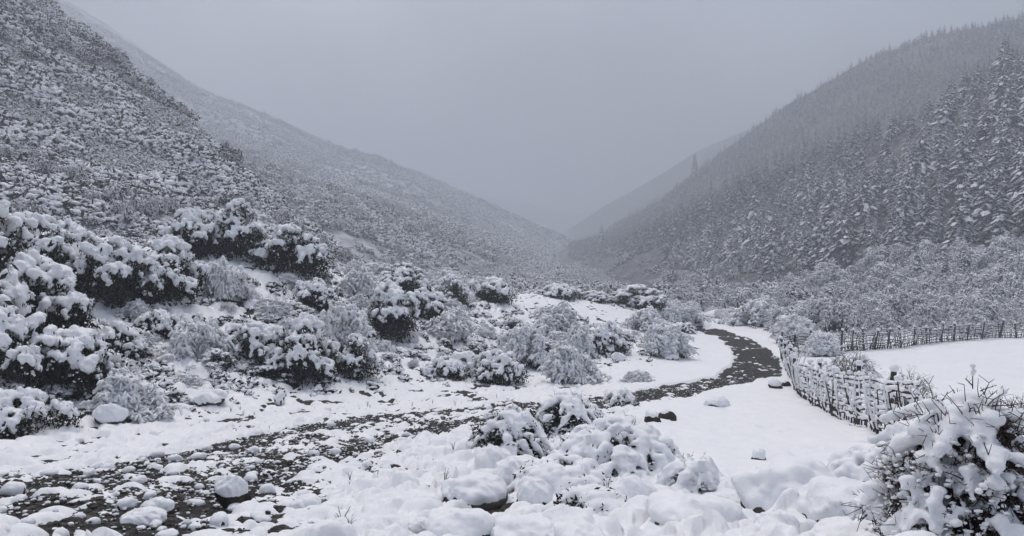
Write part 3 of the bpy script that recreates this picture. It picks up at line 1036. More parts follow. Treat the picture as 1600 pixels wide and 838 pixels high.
allr = allr[kp]; wn_ = wn_[kp]; na = len(allr)
dsw = np.hypot(allr[:, 0], allr[:, 1])
sa = (.9 + 2.0 * rng.random(na) ** 1.5) * (.5 + 1.1 * smooth(.35, .65, wn_)) * (.75 + .5 * smooth(110, 260, dsw))
scatter('valley_woods', allr - [0, 0, .3], sa, rng.uniform(0, 6.28, na), rng.integers(0, 5, na), DEL + EVJ[:2], 'grey frosted broadleaf woods along the valley floor', 'woods')
# scattered conifers among them
print("trees", len(pd), round(time.time() - T0, 1))


th = sample_grid(HILL_A, 2600, rng, 0, .88)
th = th[fbm(th[:, 0] * .05, th[:, 1] * .05, 66, 3) > .55][:620]
tb = sample_grid(HILL_B, 7000, rng, 0, .85, .25, 1)
tb = tb[fbm(tb[:, 0] * .010, tb[:, 1] * .014, 67, 4) > .52][:2600]
put_scatter('hillside_thickets', th - [0, 0, .1], 1.0, 2.3, DEL[:1] + EVJ, 'taller frosted thickets scattered in patches over the near hillside', 'thickets', rng)
put_scatter('valley_side_thickets', tb - [0, 0, .2], 1.8, 5.0, DEL[:1] + EVJ, 'patches of taller scrub over the misty valley side', 'thickets', rng)


def hill_hit(px, py, G):
    """point of a hillside grid that projects nearest to the pixel"""
    q, r = project(G)
    e = (q - px) ** 2 + (r - py) ** 2
    e[-16:] = 1e12
    i = np.unravel_index(np.argmin(e), e.shape)
    return G[i]


# conifers that stand apart: pixel of the foot, height in pixels, which, label
LONE = [(937, 392, 46, 5, HILL_C, 'dark spire conifer on the low ridge where the valley closes'),
        (1085, 282, 44, 1, HILL_C, 'tall conifer rising alone above the misty ridge line'),
        (1508, 462, 78, 0, HILL_C, 'dark conifer, taller of the pair among frosted broadleaf trees'),
        (1514, 480, 62, 2, HILL_C, 'heavily snowed conifer, shorter of the pair among frosted broadleaf trees'),
        (1324, 408, 44, 2, HILL_C, 'bushy young conifer at the foot of the dense forest'),
        (1248, 446, 38, 4, HILL_C, 'small dark conifer among frosted broadleaf trees, beside a still smaller one'),
        (1218, 424, 34, 4, HILL_C, 'small snowy conifer at the upper edge of the frosted trees'),
        (1330, 454, 42, 5, HILL_C, 'thin dark conifer among pale frosted trees above the road bend'),
        (1098, 424, 34, 4, HILL_C, 'small conifer low on the slope over the valley woods'),
        (1580, 505, 46, 2, HILL_C, 'short round conifer just behind the field fence'),
        (868, 415, 26, 5, HILL_B, 'slim misty conifer on the valley floor near the snow clearing'),
        (622, 420, 44, 5, HILL_B, 'slim misty conifer at the foot of the far brushy slope'),
        (648, 424, 26, 4, HILL_B, 'shorter misty conifer next to the slim one on the far slope foot')]
nl = 0
for _ in range(900):
    px = rng.uniform(930, 1640); py = rng.uniform(400, 505)
    if py < 400 + 40 * abs(math.sin(px * .011)) or nl >= 26: continue
    p = hill_hit(px, py, HILL_C); k = int(rng.integers(len(CON)))
    place_parts('conifer_tree', CON[k][:3], nC, 'small dark conifer scattered among the frosted broadleaf trees below the forest', 'conifer', p - [0, 0, .2],
                rng.uniform(0, 6.28), float(rng.uniform(.32, .58)), 'small conifers among the frosted broadleaf trees')
    nl += 1
for px, py, hp, k, G, lab in LONE:
    p = hill_hit(px, py, G)
    s = hp / F * p[1] / CON[k][3]
    place_parts('conifer_tree', CON[k][:3], nC, lab, 'conifer', p - [0, 0, .2], rng.uniform(0, 6.28), float(s))

# ------------------------------------------------------------------ shrubs on the bank
BUSH = [
    # px, foot row, width px, top row, kind (E evergreen / F frosty), label
    (-30, 520, 150, 300, 'E', 4, 'tall snow-laden evergreen shrub cut by the edge of the frame'),
    (50, 540, 120, 395, 'E', 1, 'snow-laden evergreen shrub leaning in front of the tall one'),
    (45, 450, 110, 335, 'E', 3, 'snow-heaped evergreen shrub just behind the tall one'),
    (5, 600, 110, 480, 'E', 0, 'evergreen shrub with black hollow under snow beneath the tall one'),
    (-120, 560, 150, 330, 'E', 1, 'evergreen shrub beyond the frame edge beside the tall one'),
    (110, 605, 120, 510, 'E', 2, 'broad snow-heaped evergreen shrub below the largest one on the bank'),
    (35, 672, 120, 600, 'E', 5, 'low snow-buried shrub at the very foot of the bank edge'),
    (190, 655, 130, 572, 'F', 0, 'frosted twiggy shrub behind the big snow-capped rock'),
    (178, 470, 120, 372, 'E', 0, 'round-topped evergreen shrub with a smooth snow crown on the upper bank'),
    (268, 468, 130, 372, 'E', 1, 'wide evergreen shrub with a black shaded underside on the upper bank'),
    (350, 470, 90, 402, 'F', 1, 'drooping frosted shrub beside the wide dark-bottomed one'),
    (104, 430, 90, 345, 'E', 1, 'evergreen shrub with bare dark stems on the skyline of the bank'),
    (298, 398, 95, 328, 'E', 3, 'snow-clumped shrub on the skyline, lower of two neighbours'),
    (372, 405, 80, 315, 'E', 4, 'tallest narrow evergreen shrub on the skyline of the bank'),
    (455, 425, 115, 352, 'E', 3, 'big round snow-clumped shrub at the end of the skyline row'),
    (312, 562, 115, 490, 'F', 1, 'mop-headed frosted shrub on the open slope of the bank'),
    (395, 560, 110, 500, 'E', 2, 'spreading snow-covered shrub in the middle of the slope'),
    (480, 592, 120, 492, 'E', 1, 'dark-bottomed shrub hung with snow near the foot of the slope'),
    (537, 560, 100, 470, 'F', 2, 'pale frosted shrub rising behind the dark-bottomed one'),
    (492, 482, 85, 436, 'E', 0, 'compact evergreen shrub on the open upper slope'),
    (605, 525, 105, 440, 'E', 1, 'dark evergreen shrub with a thick snow cap beside the mid slope'),
    (632, 460, 80, 418, 'E', 3, 'dark-crowned shrub at the crest over the mid slope'),
    (560, 462, 85, 415, 'F', 1, 'frosted shrub at the crest beside the dark-crowned one'),
    (702, 478, 60, 428, 'E', 4, 'small knobbly shrub poking above the crest'),
    (712, 535, 100, 480, 'F', 0, 'feathery frosted shrub above the rough stony slope'),
    (768, 472, 85, 432, 'E', 2, 'dark round shrub at the crest where the bank levels off'),
    (815, 575, 95, 505, 'F', 2, 'tall frosted twig shrub on the lower slope above the road'),
    (880, 600, 105, 530, 'F', 0, 'weeping frosted shrub reaching almost to the road edge'),
    (862, 520, 110, 470, 'F', 1, 'wide frosted shrub on top of the level bench'),
    (950, 552, 78, 502, 'E', 0, 'isolated domed shrub with a dark hollow under its snow'),
    (1040, 560, 70, 502, 'F', 3, 'frosted shrub at the inner side of the road bend'),
    (1015, 520, 80, 478, 'F', 0, 'frosted shrub on the crest over the road bend'),
    (998, 482, 95, 446, 'E', 3, 'large dark shrub on the skyline before the misty forest'),
    (878, 466, 70, 442, 'E', 5, 'low dark shrub at the far edge of the snowy bench'),
    (1062, 505, 70, 468, 'F', 1, 'rounded frosted shrub where the road vanishes'),
    (1195, 512, 95, 462, 'F', 0, 'big frosted shrub on the outer side of the road beyond the bend'),
    (1150, 485, 85, 460, 'E', 3, 'dark snow-dusted shrub beyond the snow heap at the road end'),
    (1235, 540, 60, 490, 'F', 3, 'frosted shrub leaning over the far corner of the fence'),
    (690, 590, 80, 555, 'E', 5, 'low heathery shrub on the rough slope'),
    (775, 600, 75, 545, 'E', 2, 'small dark-based shrub at the foot of the frosted thicket'),
    (250, 520, 80, 480, 'E', 5, 'squat snow-covered shrub in a gap of the upper slope'),
    (430, 500, 80, 462, 'F', 2, 'small frosted shrub halfway up the open slope'),
    (160, 560, 90, 500, 'E', 5, 'snow-mounded shrub between the large shrubs and the open slope'),
    (660, 500, 80, 450, 'E', 0, 'snow-lumped shrub just under the crest'),
    (1285, 560, 70, 515, 'F', 3, 'loose frosted shrub leaning inside the corner of the two fences'),
    (1000, 600, 50, 575, 'F', 3, 'small frosted shrub on the stony verge inside the bend'),
    (560, 590, 70, 520, 'E', 4, 'narrow shrub with snow tongues at the foot of the slope'),
    (905, 560, 60, 505, 'F', 2, 'frosted shrub right beside the isolated domed one'),
]
rng = np.random.default_rng(31)
for px, py, w, top, kd, vi, lab in BUSH:
    p = hit(px, py)
    R = w / 2 / F * p[1] * .96
    Hh = (py - top) / F * p[1] * 1.02
    me_ = EV[vi % len(EV)] if kd == 'E' else FR[vi % len(FR)]
    hz = me_[2].vertices if kd == 'E' else me_[1].vertices
    zmax = max(v.co.z for v in hz)
    if Hh / zmax > 1.35 * R: R = Hh / zmax / 1.35
    nm = ['foliage', 'stems', 'snow_clumps', 'snow_dusting'] if kd == 'E' else ['twigs', 'snow_on_twigs']
    place_parts('evergreen_shrub' if kd == 'E' else 'frosted_shrub', me_, nm, lab, 'shrub', p - [0, 0, .12], rng.uniform(0, 6.28), (R, R, Hh / zmax * 1.05))

# smaller unremarkable shrubs filling the bank
fill = []
tries = 0
taken = [hit(b[0], b[1])[:2] for b in BUSH]
while len(fill) < 150 and tries < 9000:
    tries += 1
    px = rng.uniform(-60, 1250); py = rng.uniform(430, 640)
    p = hit(px, py)
    if p[1] > 120 or p[1] < 15: continue
    if polyline_dist(np.array([p[0]]), np.array([p[1]]), PM)[0] < 3.6: continue
    rs = float(rise(p[0], p[1]))
    if rs < .6 and not (1180 < px and p[1] > 60): continue
    if 250 < px < 700 and 440 < py < 480 and rng.random() < .7: continue
    if 775 < px < 1060 and 462 < py < 512: continue
    if min(np.hypot(p[0] - t[0], p[1] - t[1]) for t in taken) < .75 + .008 * p[1]: continue
    taken.append(p[:2]); fill.append(p)
for p in fill:
    fq = float(project(np.array(p))[0]); fz = 'among the tall shrubs near the bank end' if fq < 240 else ('on the open white slope of the bank' if fq < 600 else ('on the rough stony slope above the straight road' if fq < 860 else 'on the bank inside the road bend'))
    szw = 'low' if p[1] < 40 else 'distant low'
    s = float(.28 + .50 * rng.random() ** 1.6) * (1 + .008 * p[1])
    if rng.random() < .5:
        place_parts('evergreen_shrub', EV[rng.integers(len(EV))], ['foliage', 'stems', 'snow_clumps', 'snow_dusting'], szw + ' evergreen shrub under clumped snow ' + fz, 'shrub',
                    p - [0, 0, .1], rng.uniform(0, 6.28), (s, s, s * .8), szw + ' evergreen shrubs ' + fz)
    else:
        place_parts('frosted_shrub', FR[rng.integers(len(FR))], ['twigs', 'snow_on_twigs'], szw + ' leafless shrub furred with snow ' + fz, 'shrub',
                    p - [0, 0, .1], rng.uniform(0, 6.28), (s, s, s * .8), szw + ' frosted shrubs ' + fz)
# a row behind the crest and round the far end of the road
far = []
for _ in range(1200):
    d = rng.uniform(62, 118); px = rng.uniform(540, 1260)
    x = (px - 800) / F * d
    far.append((x, d, float(zbase(x, d))))
far = dart(np.array(far), np.full(1200, 4.2))
dm = polyline_dist(far[:, 0], far[:, 1], PM)
qf, rf = project(far)
bench = (qf > 770) & (qf < 1060) & (far[:, 1] < 80)
clear = (qf > 1090) & (qf < 1180) & (far[:, 1] < 92)
far = far[(dm > 4) & ~bench & ~clear]
for p in far[:110]:
    fq = float(project(np.array(p))[0]); fz = 'behind the bank crest' if fq < 760 else ('beyond the snowy bench' if fq < 1080 else 'beyond the end of the road')
    s = float(rng.uniform(1.1, 2.1))
    if rng.random() < .55:
        place_parts('evergreen_shrub', EV[rng.integers(len(EV))], ['foliage', 'stems', 'snow_clumps', 'snow_dusting'], 'dark evergreen shrub under snow in the belt ' + fz, 'shrub',
                    p - [0, 0, .1], rng.uniform(0, 6.28), (s, s, s * .85), 'dark shrubs ' + fz)
    else:
        place_parts('frosted_shrub', FR[rng.integers(len(FR))], ['twigs', 'snow_on_twigs'], 'pale frosted shrub in the belt ' + fz, 'shrub',
                    p - [0, 0, .1], rng.uniform(0, 6.28), (s, s, s * .85), 'frosted shrubs ' + fz)
print("bushes", len(fill), len(far), round(time.time() - T0, 1))

# heath tussocks on the bank (ground cover)
n = 34000
xs = rng.uniform(-45, 26, n); ys = rng.uniform(12, 100, n)
ok = (rise(xs, ys) > .05 + rng.random(n) * .5) & (bank_mask(xs, ys) + (rise(xs, ys) < .7) > .4) & (polyline_dist(xs, ys, PM) > 3.0) & (fbm(xs * .5, ys * .5, 161, 3) > .42)
xs = xs[ok]; ys = ys[ok]
put_scatter('heath_undergrowth', np.stack([xs, ys, zbase(xs, ys) - .02], -1), .09, .58, SS, 'snow-topped heath tussocks and low undergrowth over the bank', 'undergrowth', rng, 2.0)

# ------------------------------------------------------------------ stones with snow caps
def stone_proto(seed, sub=3, sx=(1, .8, .6), cap=.22, angular=.25, rockm='rock', capm_thr=.05, facets=0):
    rng = np.random.default_rng(seed)
    V, Fc = ICO[sub]
    a = rng.uniform(-9, 9, 3)
    n1 = fbm(V[:, 0] * 1.4 + a[0] + V[:, 2], V[:, 1] * 1.4 + a[1] - V[:, 2] * .8, seed, 3) - .5
    r = 1 + n1 * .7 * angular * 2
    for _ in range(facets):
        d = rng.normal(0, 1, 3); d /= np.linalg.norm(d); lim = rng.uniform(.62, .85)
        r = np.minimum(r, lim / np.clip(V @ d, 1e-3, 1))
    S = np.array(sx)
    Vr = V * r[:, None] * S
    n2 = fbm(V[:, 0] * 5 + a[0], V[:, 1] * 5 + V[:, 2] * 3, seed + 3, 3) - .5
    Vr *= (1 + n2 * .08)[:, None]
    rk = MB(); rk.add(Vr, Fc)
    rim = fbm(V[:, 0] * 2.5 + 7, V[:, 1] * 2.5 + 3, seed + 9, 2) - .5
    wgt = smooth(capm_thr - .12, capm_thr + .30, V[:, 2] + rim * .26)
    soft = fbm(V[:, 0] * 1.8 + 3, V[:, 1] * 1.8, seed + 19, 2) - .5
    Vs = V * (r * .35 + .65 * (1 + n1 * .25))[:, None] * S
    lum = fbm(V[:, 0] * 2.6 + a[0] + V[:, 2], V[:, 1] * 2.6 + a[1], seed + 29, 3) - .5
    lum2 = fbm(V[:, 0] * 6 + a[0] + V[:, 2] * 2, V[:, 1] * 6 + a[1] - V[:, 2], seed + 33, 3) - .5
    Vs = (Vr * (1 - .5 * wgt)[:, None] + Vs * (.5 * wgt)[:, None]) * (1 + (lum * .42 + lum2 * .10) * wgt)[:, None]
    Vs = Vs * (.93 + .13 * wgt)[:, None] + np.array([0, 0, 1]) * (wgt * cap * (.8 + soft * .6))[:, None]
    sn = MB(); sn.add(Vs, Fc)
    return rk.mesh('rock', M[rockm]), sn.mesh('snow_cap', M['snow'])


STN = [stone_proto(600 + k, 3, (1, rng.uniform(.65, .95), rng.uniform(.6, .9)), rng.uniform(.18, .40), .4, 'rock', rng.uniform(-.6, .05), 4) for k in range(9)]
BIGS = [stone_proto(640 + k, 5, (1, rng.uniform(.75, .95), rng.uniform(.55, .8)), .24, .32, 'rock', -.40 + .08 * k, 5) for k in range(6)]


def boulder(px, py, w, h, label, vi=0, lift=.20, cat='boulder', big=True, rz=None, sink=.12, meshes=None, depth=None, name='snow_capped_boulder'):
    p = hit(px, py)
    R = w / 2 / F * p[1]
    pr = meshes or (BIGS[vi % len(BIGS)] if big else STN[vi % len(STN)])
    zmax = max(v.co.z for v in pr[1].vertices)
    Hh = h / F * p[1]
    return place_parts(name, pr, ['rock', 'snow_cap'], label, cat, (p[0], p[1], p[2] + Hh * lift), rng.uniform(-.5, .5) if rz is None else rz, (R, R * (depth or 1), Hh * .80 / zmax))


brown_block = stone_proto(700, 5, (1, .8, .72), .26, .16, 'brown_rock', .22, 9)
brown_round = stone_proto(701, 5, (1, .85, .85), .08, .30, 'brown_rock', .78, 0)
grey_tilt = stone_proto(702, 5, (1, .8, .9), .14, .3, 'rock', -.45, 8)
boulder(366, 797, 56, 46, 'reddish-brown square-faced rock with a thick snow slab beside the slushy road', meshes=brown_block, rz=.2, lift=.42)
boulder(1041, 662, 33, 21, 'bare-sided brown boulder, one of a pair behind the snow-laden thicket', meshes=brown_round, rz=.4, lift=.26)
boulder(1019, 666, 30, 24, 'brown boulder with fuller snow cap, half hidden by its bare-sided twin', lift=.26, meshes=stone_proto(703, 4, (1, .9, .85), .14, .28, 'brown_rock', .50, 0), rz=1.4)
boulder(1094, 775, 62, 62, 'grey leaning boulder powdered with snow beside the thicket', meshes=grey_tilt, rz=.5)
boulder(1186, 730, 26, 24, 'small brown stone with a tall snow cap alone on smooth snow', lift=.42, meshes=stone_proto(704, 4, (1, .9, .8), .45, .2, 'brown_rock', .32, 4))
boulder(172, 666, 48, 30, 'dark rock under a broad snow cap at the foot of the bank', 1, lift=.36)
boulder(330, 636, 48, 24, 'flat dark rock with snow slab on the verge under the bank', 2, lift=.4)
boulder(505, 576, 60, 30, 'dark rock wedged under the shrubs on the slope', 3)
boulder(1118, 640, 34, 18, 'low snow-topped stone on the open snow near the road', 0, lift=.36)
boulder(1212, 612, 22, 16, 'dark square stone under snow near the fence, nearer the road', meshes=brown_block, lift=.42)
boulder(1228, 608, 16, 14, 'small bare-topped stone next to the square one near the fence', meshes=brown_round)
boulder(1248, 636, 20, 8, 'flat dark stone at the foot of the near fence', meshes=brown_round)
boulder(562, 792, 22, 16, 'small dark stone poking from lumpy snow beside the road', meshes=brown_block, lift=.45)
boulder(478, 796, 46, 22, 'low lumpy snow-covered stone right of the brown slab', 2)
boulder(1050, 566, 24, 14, 'dark stone inside the road bend', 4)
boulder(966, 566, 22, 14, 'snow-capped stone below the isolated domed shrub', 1)
boulder(725, 572, 44, 24, 'pale slab of rock dusted with snow on the rough slope', meshes=grey_tilt)
boulder(437, 634, 20, 22, 'narrow leaning stone on the verge below the slope', meshes=grey_tilt, rz=1.2)

# pillow-like buried boulders near the viewer (rows given as foot row, width, height)
PIL = [(770, 752, 56, 50, 'round snow ball of a boulder, upper of the pair under the dark shrub'),
       (800, 770, 72, 52, 'long smooth snow-covered boulder, lower of the pair under the dark shrub'),
       (835, 766, 46, 40, 'snow-hooded boulder with a dark face between shrub and thicket'),
       (866, 762, 58, 36, 'snow-hooded rock with dark hollow in front of the thicket'),
       (742, 790, 90, 44, 'long low snow-covered rock beside the bare gravel patch'),
       (835, 800, 54, 50, 'snow-capped rock with a black gap beneath it at the thicket foot'),
       (985, 810, 70, 60, 'grey-faced boulder under snow next to the wide one'),
       (940, 810, 44, 34, 'little round snow-covered stone before the grey-faced boulder'),
       (1010, 835, 60, 40, 'snow-rolled stone at the lower rim between two big mounds'),
       (1085, 842, 130, 62, 'great smooth snow mound beside the thicket'),
       (1240, 815, 150, 92, 'great snow-pillowed boulder with a black hollow, beside the twig shrub'),
       (1325, 830, 150, 72, 'second snow-pillowed boulder running toward the twig shrub'),
       (1215, 848, 60, 46, 'small round snow pillow in front of the great pillowed boulder'),
       (1430, 862, 150, 66, 'smooth snow dome directly before the twig shrub'),
       (1330, 868, 140, 50, 'broad snow pillow at the lower rim before the great boulder'),
       (720, 858, 100, 56, 'rounded snow-covered boulder at the lower rim'),
       (820, 862, 110, 50, 'snow hummock over a boulder at the lower rim, beside the rounded one'),
       (900, 866, 90, 44, 'third snow hummock over a boulder along the lower rim'),
       (660, 800, 60, 26, 'low snow-covered stone at the rim of the bare gravel patch'),
       (655, 838, 40, 26, 'snowball-like stone in the bare gravel patch'),
       (225, 822, 60, 26, 'pair of stones melted into one snow lump beside slushy gravel'),
       (250, 812, 40, 30, 'single rounded snow-covered stone amid slushy gravel'),
       (1130, 800, 80, 30, 'low snow swell over stones between mound and smooth snow')]
PB_M = [stone_proto(720 + k, 5, (1, rng.uniform(.75, 1), rng.uniform(.6, .8)), .22, .22, 'rock', (-.10, .12, -.25, .18, .02, .08)[k], 1) for k in range(6)]
for i, (px, py, w, h, lab) in enumerate(PIL):
    boulder(px, py, w * 1.08, h * 1.05, lab, meshes=PB_M[i % 6], lift=.30 if i % 3 == 0 else .22)

# dry stems poking through the snow
sp = []
for k in range(4):
    rg_ = np.random.default_rng(890 + k); mb_ = MB()
    for q_ in range(6):
        dx, dy = rg_.normal(0, .25, 2); h_ = rg_.uniform(.5, 1)
        tube(mb_, [(0, 0, -.1), (dx * .4, dy * .4, h_ * .6), (dx, dy, h_)], [.022, .016, .006], 3, cap=False)
        if rg_.random() < .6: tube(mb_, [(dx * .4, dy * .4, h_ * .6), (dx * .4 + .12, dy, h_ * .8)], [.012, .005], 3, cap=False)
    sp.append(proto_obj(mb_.mesh('dry_stem', [M['twig']])))
xs = rng.uniform(-9, 9, 900); ys = rng.uniform(6, 30, 900)
ok = (fbm(xs * .6, ys * .6, 301, 3) > .60) & (xs / ys < .13) & (bareness(xs, ys) < .4)
xs = xs[ok]; ys = ys[ok]
put_scatter('dry_grass', np.stack([xs, ys, zbase(xs, ys) + np.maximum(snow_offset(xs, ys), 0)], -1), .05, .22, sp, 'dry brown stems poking through the snow', 'grass', rng)
# loose gravel of the road
gp = []
for k in range(5):
    rg_ = np.random.default_rng(880 + k); mb_ = MB(); V0, F0 = ICO[1]
    mb_.add(V0 * [1, rg_.uniform(.6, .9), rg_.uniform(.45, .75)] * rg_.uniform(.8, 1.15, (len(V0), 1)), F0, 0)
    if k % 2: mb_.add(V0 * [.8, .6, .4] + [0, 0, .35], F0, 1)
    gp.append(proto_obj(mb_.mesh('pebble', [M['rock'], M['snow']], k % 2 == 1)))
n = 60000
pp = np.interp(np.linspace(0, 1, 200), np.linspace(0, 1, len(PM)), PM[:, 0]), np.interp(np.linspace(0, 1, 200), np.linspace(0, 1, len(PM)), PM[:, 1])
ii = (rng.random(n) ** .55 * 199).astype(int)
xs = pp[0][ii] + rng.normal(0, 1.7, n); ys = pp[1][ii] + rng.normal(0, 1.7, n)
ok = (bareness(xs, ys) > .30) & (ys > 5.5) & (ys < 40)
xs = xs[ok][:22000]; ys = ys[ok][:22000]
put_scatter('road_gravel', np.stack([xs, ys, zbase(xs, ys) + soil_rel(xs, ys)], -1), .012, .055, gp, 'wet dark gravel and pebbles loose on the road', 'gravel', rng, 2.2)
# countable stones on and along the road
cnt = 0; tries = 0; used = [hit(b[0], b[1])[:2] for b in PIL]
small = []
while len(small) < 250 and tries < 9000:
    tries += 1
    if rng.random() < .72:
        px = rng.uniform(-20, 900); py = rng.uniform(640, 850)
    else:
        px = rng.uniform(560, 1240); py = rng.uniform(590, 850)
    p = hit(px, py, 2.5)
    if p[1] > 32: continue
    sz = float(rng.uniform(.035, .10) * (1 + .02 * p[1]) + (rng.random() < .05) * .05)
    if p[0] > 2.8 and rng.random() < .9: continue
    if any((p[0] - u[0]) ** 2 + (p[1] - u[1]) ** 2 < (sz * 2.2) ** 2 for u in small): continue
    small.append((p[0], p[1], p[2], sz))
for x, y, z, sz in small:
    k = int(rng.integers(len(STN)))
    sw = 'pebble-sized' if sz < .07 else ('fist-sized' if sz < .105 else 'head-sized')
    bz = float(bareness(np.array([x]), np.array([y]))[0])
    zw = 'on the slushy gravel of the road' if bz > .35 else ('in the lumpy snow on the viewer side of the road' if y < 22 and polyline_dist(np.array([x]), np.array([y]), PM)[0] > 1 and x > np.interp(y, PM[::-1, 1], PM[::-1, 0]) else 'on the snowy verge below the bank')
    place_parts('snow_capped_stone', STN[k], ['rock', 'snow_cap'], sw + ' snow-capped stone ' + zw, 'stone',
                (x, y, z + sz * .25), rng.uniform(0, 6.28), (sz, sz, sz * .9), sw + ' stones ' + zw)
print("stones", len(small), round(time.time() - T0, 1))


# ------------------------------------------------------------------ woven brushwood fences
def fence(name, pix, label, seed, post_every=2.2, stake_every=.34, rails=5, height=1.3, snow_r=.03, lean=.10, stout=1.25, maxparts=285):
    rng = np.random.default_rng(seed)
    base = np.array([hit(*p) for p in pix])
    seg = np.linalg.norm(np.diff(base[:, :2], axis=0), axis=1); S = np.concatenate([[0], np.cumsum(seg)])
    L = S[-1]

    def at(s):
        x = np.interp(s, S, base[:, 0]); y = np.interp(s, S, base[:, 1])
        return np.array([x, y, float(zbase(x, y))])
    o = at(0)
    root = thing(name, label, 'fence', tuple(o))
    sn = MB()
    npost = int(L / post_every) + 1
    for i in range(npost + (1 if stout > 1.5 else 0)):
        s = L * i / npost
        b = at(s) - o
        h = height * rng.uniform(1.0, 1.2)
        t = np.array([rng.normal(0, lean * .6), rng.normal(0, lean * .6), 1.0])
        mb = MB()
        r = rng.uniform(.045, .07) * min(stout, 1.4)
        pts = [b - [0, 0, .25], b + t * h * .4 + rng.normal(0, .01, 3), b + t * h * .75, b + t * h]
        tube(mb, pts, [r * 1.1, r, r * .95, r * .85], 7)
        link('post', mb.mesh('post', M['wood']), root)
        c = b + t * h
        V0, F0 = ICO[2]
        sn.add(V0 * [r * 1.5, r * 1.5, r * 1.3] + c + [0, 0, r * .7], F0)
    nst = min(int(L / stake_every), 290)
    protos = []
    for k in range(8):
        mb = MB(); h = height * rng.uniform(.85, 1.12)
        w = rng.normal(0, .02, (4, 3)); w[:, 2] = 0
        zz = np.array([-.15, .33, .7, 1]) * h
        tube(mb, np.stack([w[:, 0], w[:, 1], zz], -1), np.array([.02, .018, .015, .010]) * stout, 4)
        protos.append((mb.mesh('stake', M['wood']), h, w, zz))
    for i in range(nst):
        s = L * (i + rng.uniform(.2, .8)) / nst
        b = at(s) - o
        me_, h, w, zz = protos[rng.integers(8)]
        st = link('stake', me_, root, b)
        ex, ey = rng.normal(0, lean, 2)
        st.rotation_euler = (ex, ey, 0)
        mt = Euler((ex, ey, 0)).to_matrix()
        # snow plastered along the windward side of the stake and on its tip
        pts = np.array([b + np.array(mt @ Vector((w[j, 0], w[j, 1], zz[j]))) for j in range(1, 4)])
        fine = np.array([pts[0] * (1 - a) + pts[1] * a for a in (0, .5)] + [pts[1] * (1 - a) + pts[2] * a for a in (0, .5, 1)])
        if rng.random() < .75:
            tube(sn, fine + [-.012, -.018, .02], snow_r * rng.uniform(.2, .65, len(fine)), 5)
        V0, F0 = ICO[1]
        q = rng.uniform(.7, 1.3) * snow_r * 1.25
        sn.add(V0 * q + pts[2], F0)
    # woven rails: wavy withies passing before and behind the stakes
    for r_ in range(rails):
        s = 0.0
        while s < L - .3:
            ln = min(rng.uniform(2.2, 4.2), L - s)
            k = max(5, int(ln / .22))
            ss = np.linspace(s, s + ln + .25, k)
            hh = height * (.14 + .78 * (r_ + rng.uniform(-.12, .12)) / (rails - 1 if rails > 1 else 1))
            P_ = np.array([at(min(q, L)) - o for q in ss])
            tang = P_[-1] - P_[0]; nn = np.array([-tang[1], tang[0], 0]); nn /= np.linalg.norm(nn) + 1e-9
            wv = np.sin(np.arange(k) * math.pi * .66 + r_ * 2.1) * .035
            dz = np.cumsum(rng.normal(0, .015, k)) + rng.normal(0, .02)
            P_ = P_ + nn * wv[:, None]; P_[:, 2] += hh + dz
            mb = MB(); rr = rng.uniform(.012, .022) * stout
            tube(mb, P_, rr, 4)
            link('rail', mb.mesh('rail', M['twig']), root)
            # lumps of snow on the rail
            fine_s = np.linspace(0, k - 1, k * 3)
            Pf = np.stack([np.interp(fine_s, np.arange(k), P_[:, c]) for c in range(3)], -1) + [0, 0, rr + snow_r * .45]
            i0 = 0
            while i0 < len(Pf) - 4:
                i1 = min(len(Pf), i0 + rng.integers(5, 18))
                m_ = i1 - i0
                prof = np.sin(np.linspace(.25, math.pi - .25, m_)) ** .5
                tube(sn, Pf[i0:i1], snow_r * prof * rng.uniform(.75, 1.35, m_), 6)
                i0 = i1 + rng.integers(0, 2)
            s += ln * .98
    so = link('snow_on_fence', sn.mesh('snow_on_fence', M['snow']), root)
    return root


fence('woven_brushwood_fence', [(1222, 564), (1232, 590), (1244, 618), (1272, 640), (1312, 662), (1380, 692), (1435, 715)],
      'nearer woven brushwood fence, thickly plastered with snow, running from the bend toward the twig shrub', 801,
      post_every=3.0, stake_every=.25, rails=9, height=1.42, snow_r=.046, lean=.15)
fence('woven_field_fence', [(1222, 562), (1250, 552), (1310, 556), (1370, 549), (1450, 541), (1520, 534), (1600, 530), (1700, 526), (1850, 522)],
      'farther woven stick fence with dark posts along the back of the white field', 802,
      post_every=2.4, stake_every=.20, rails=7, height=1.55, snow_r=.032, lean=.16, stout=1.7)
print("fence", round(time.time() - T0, 1))


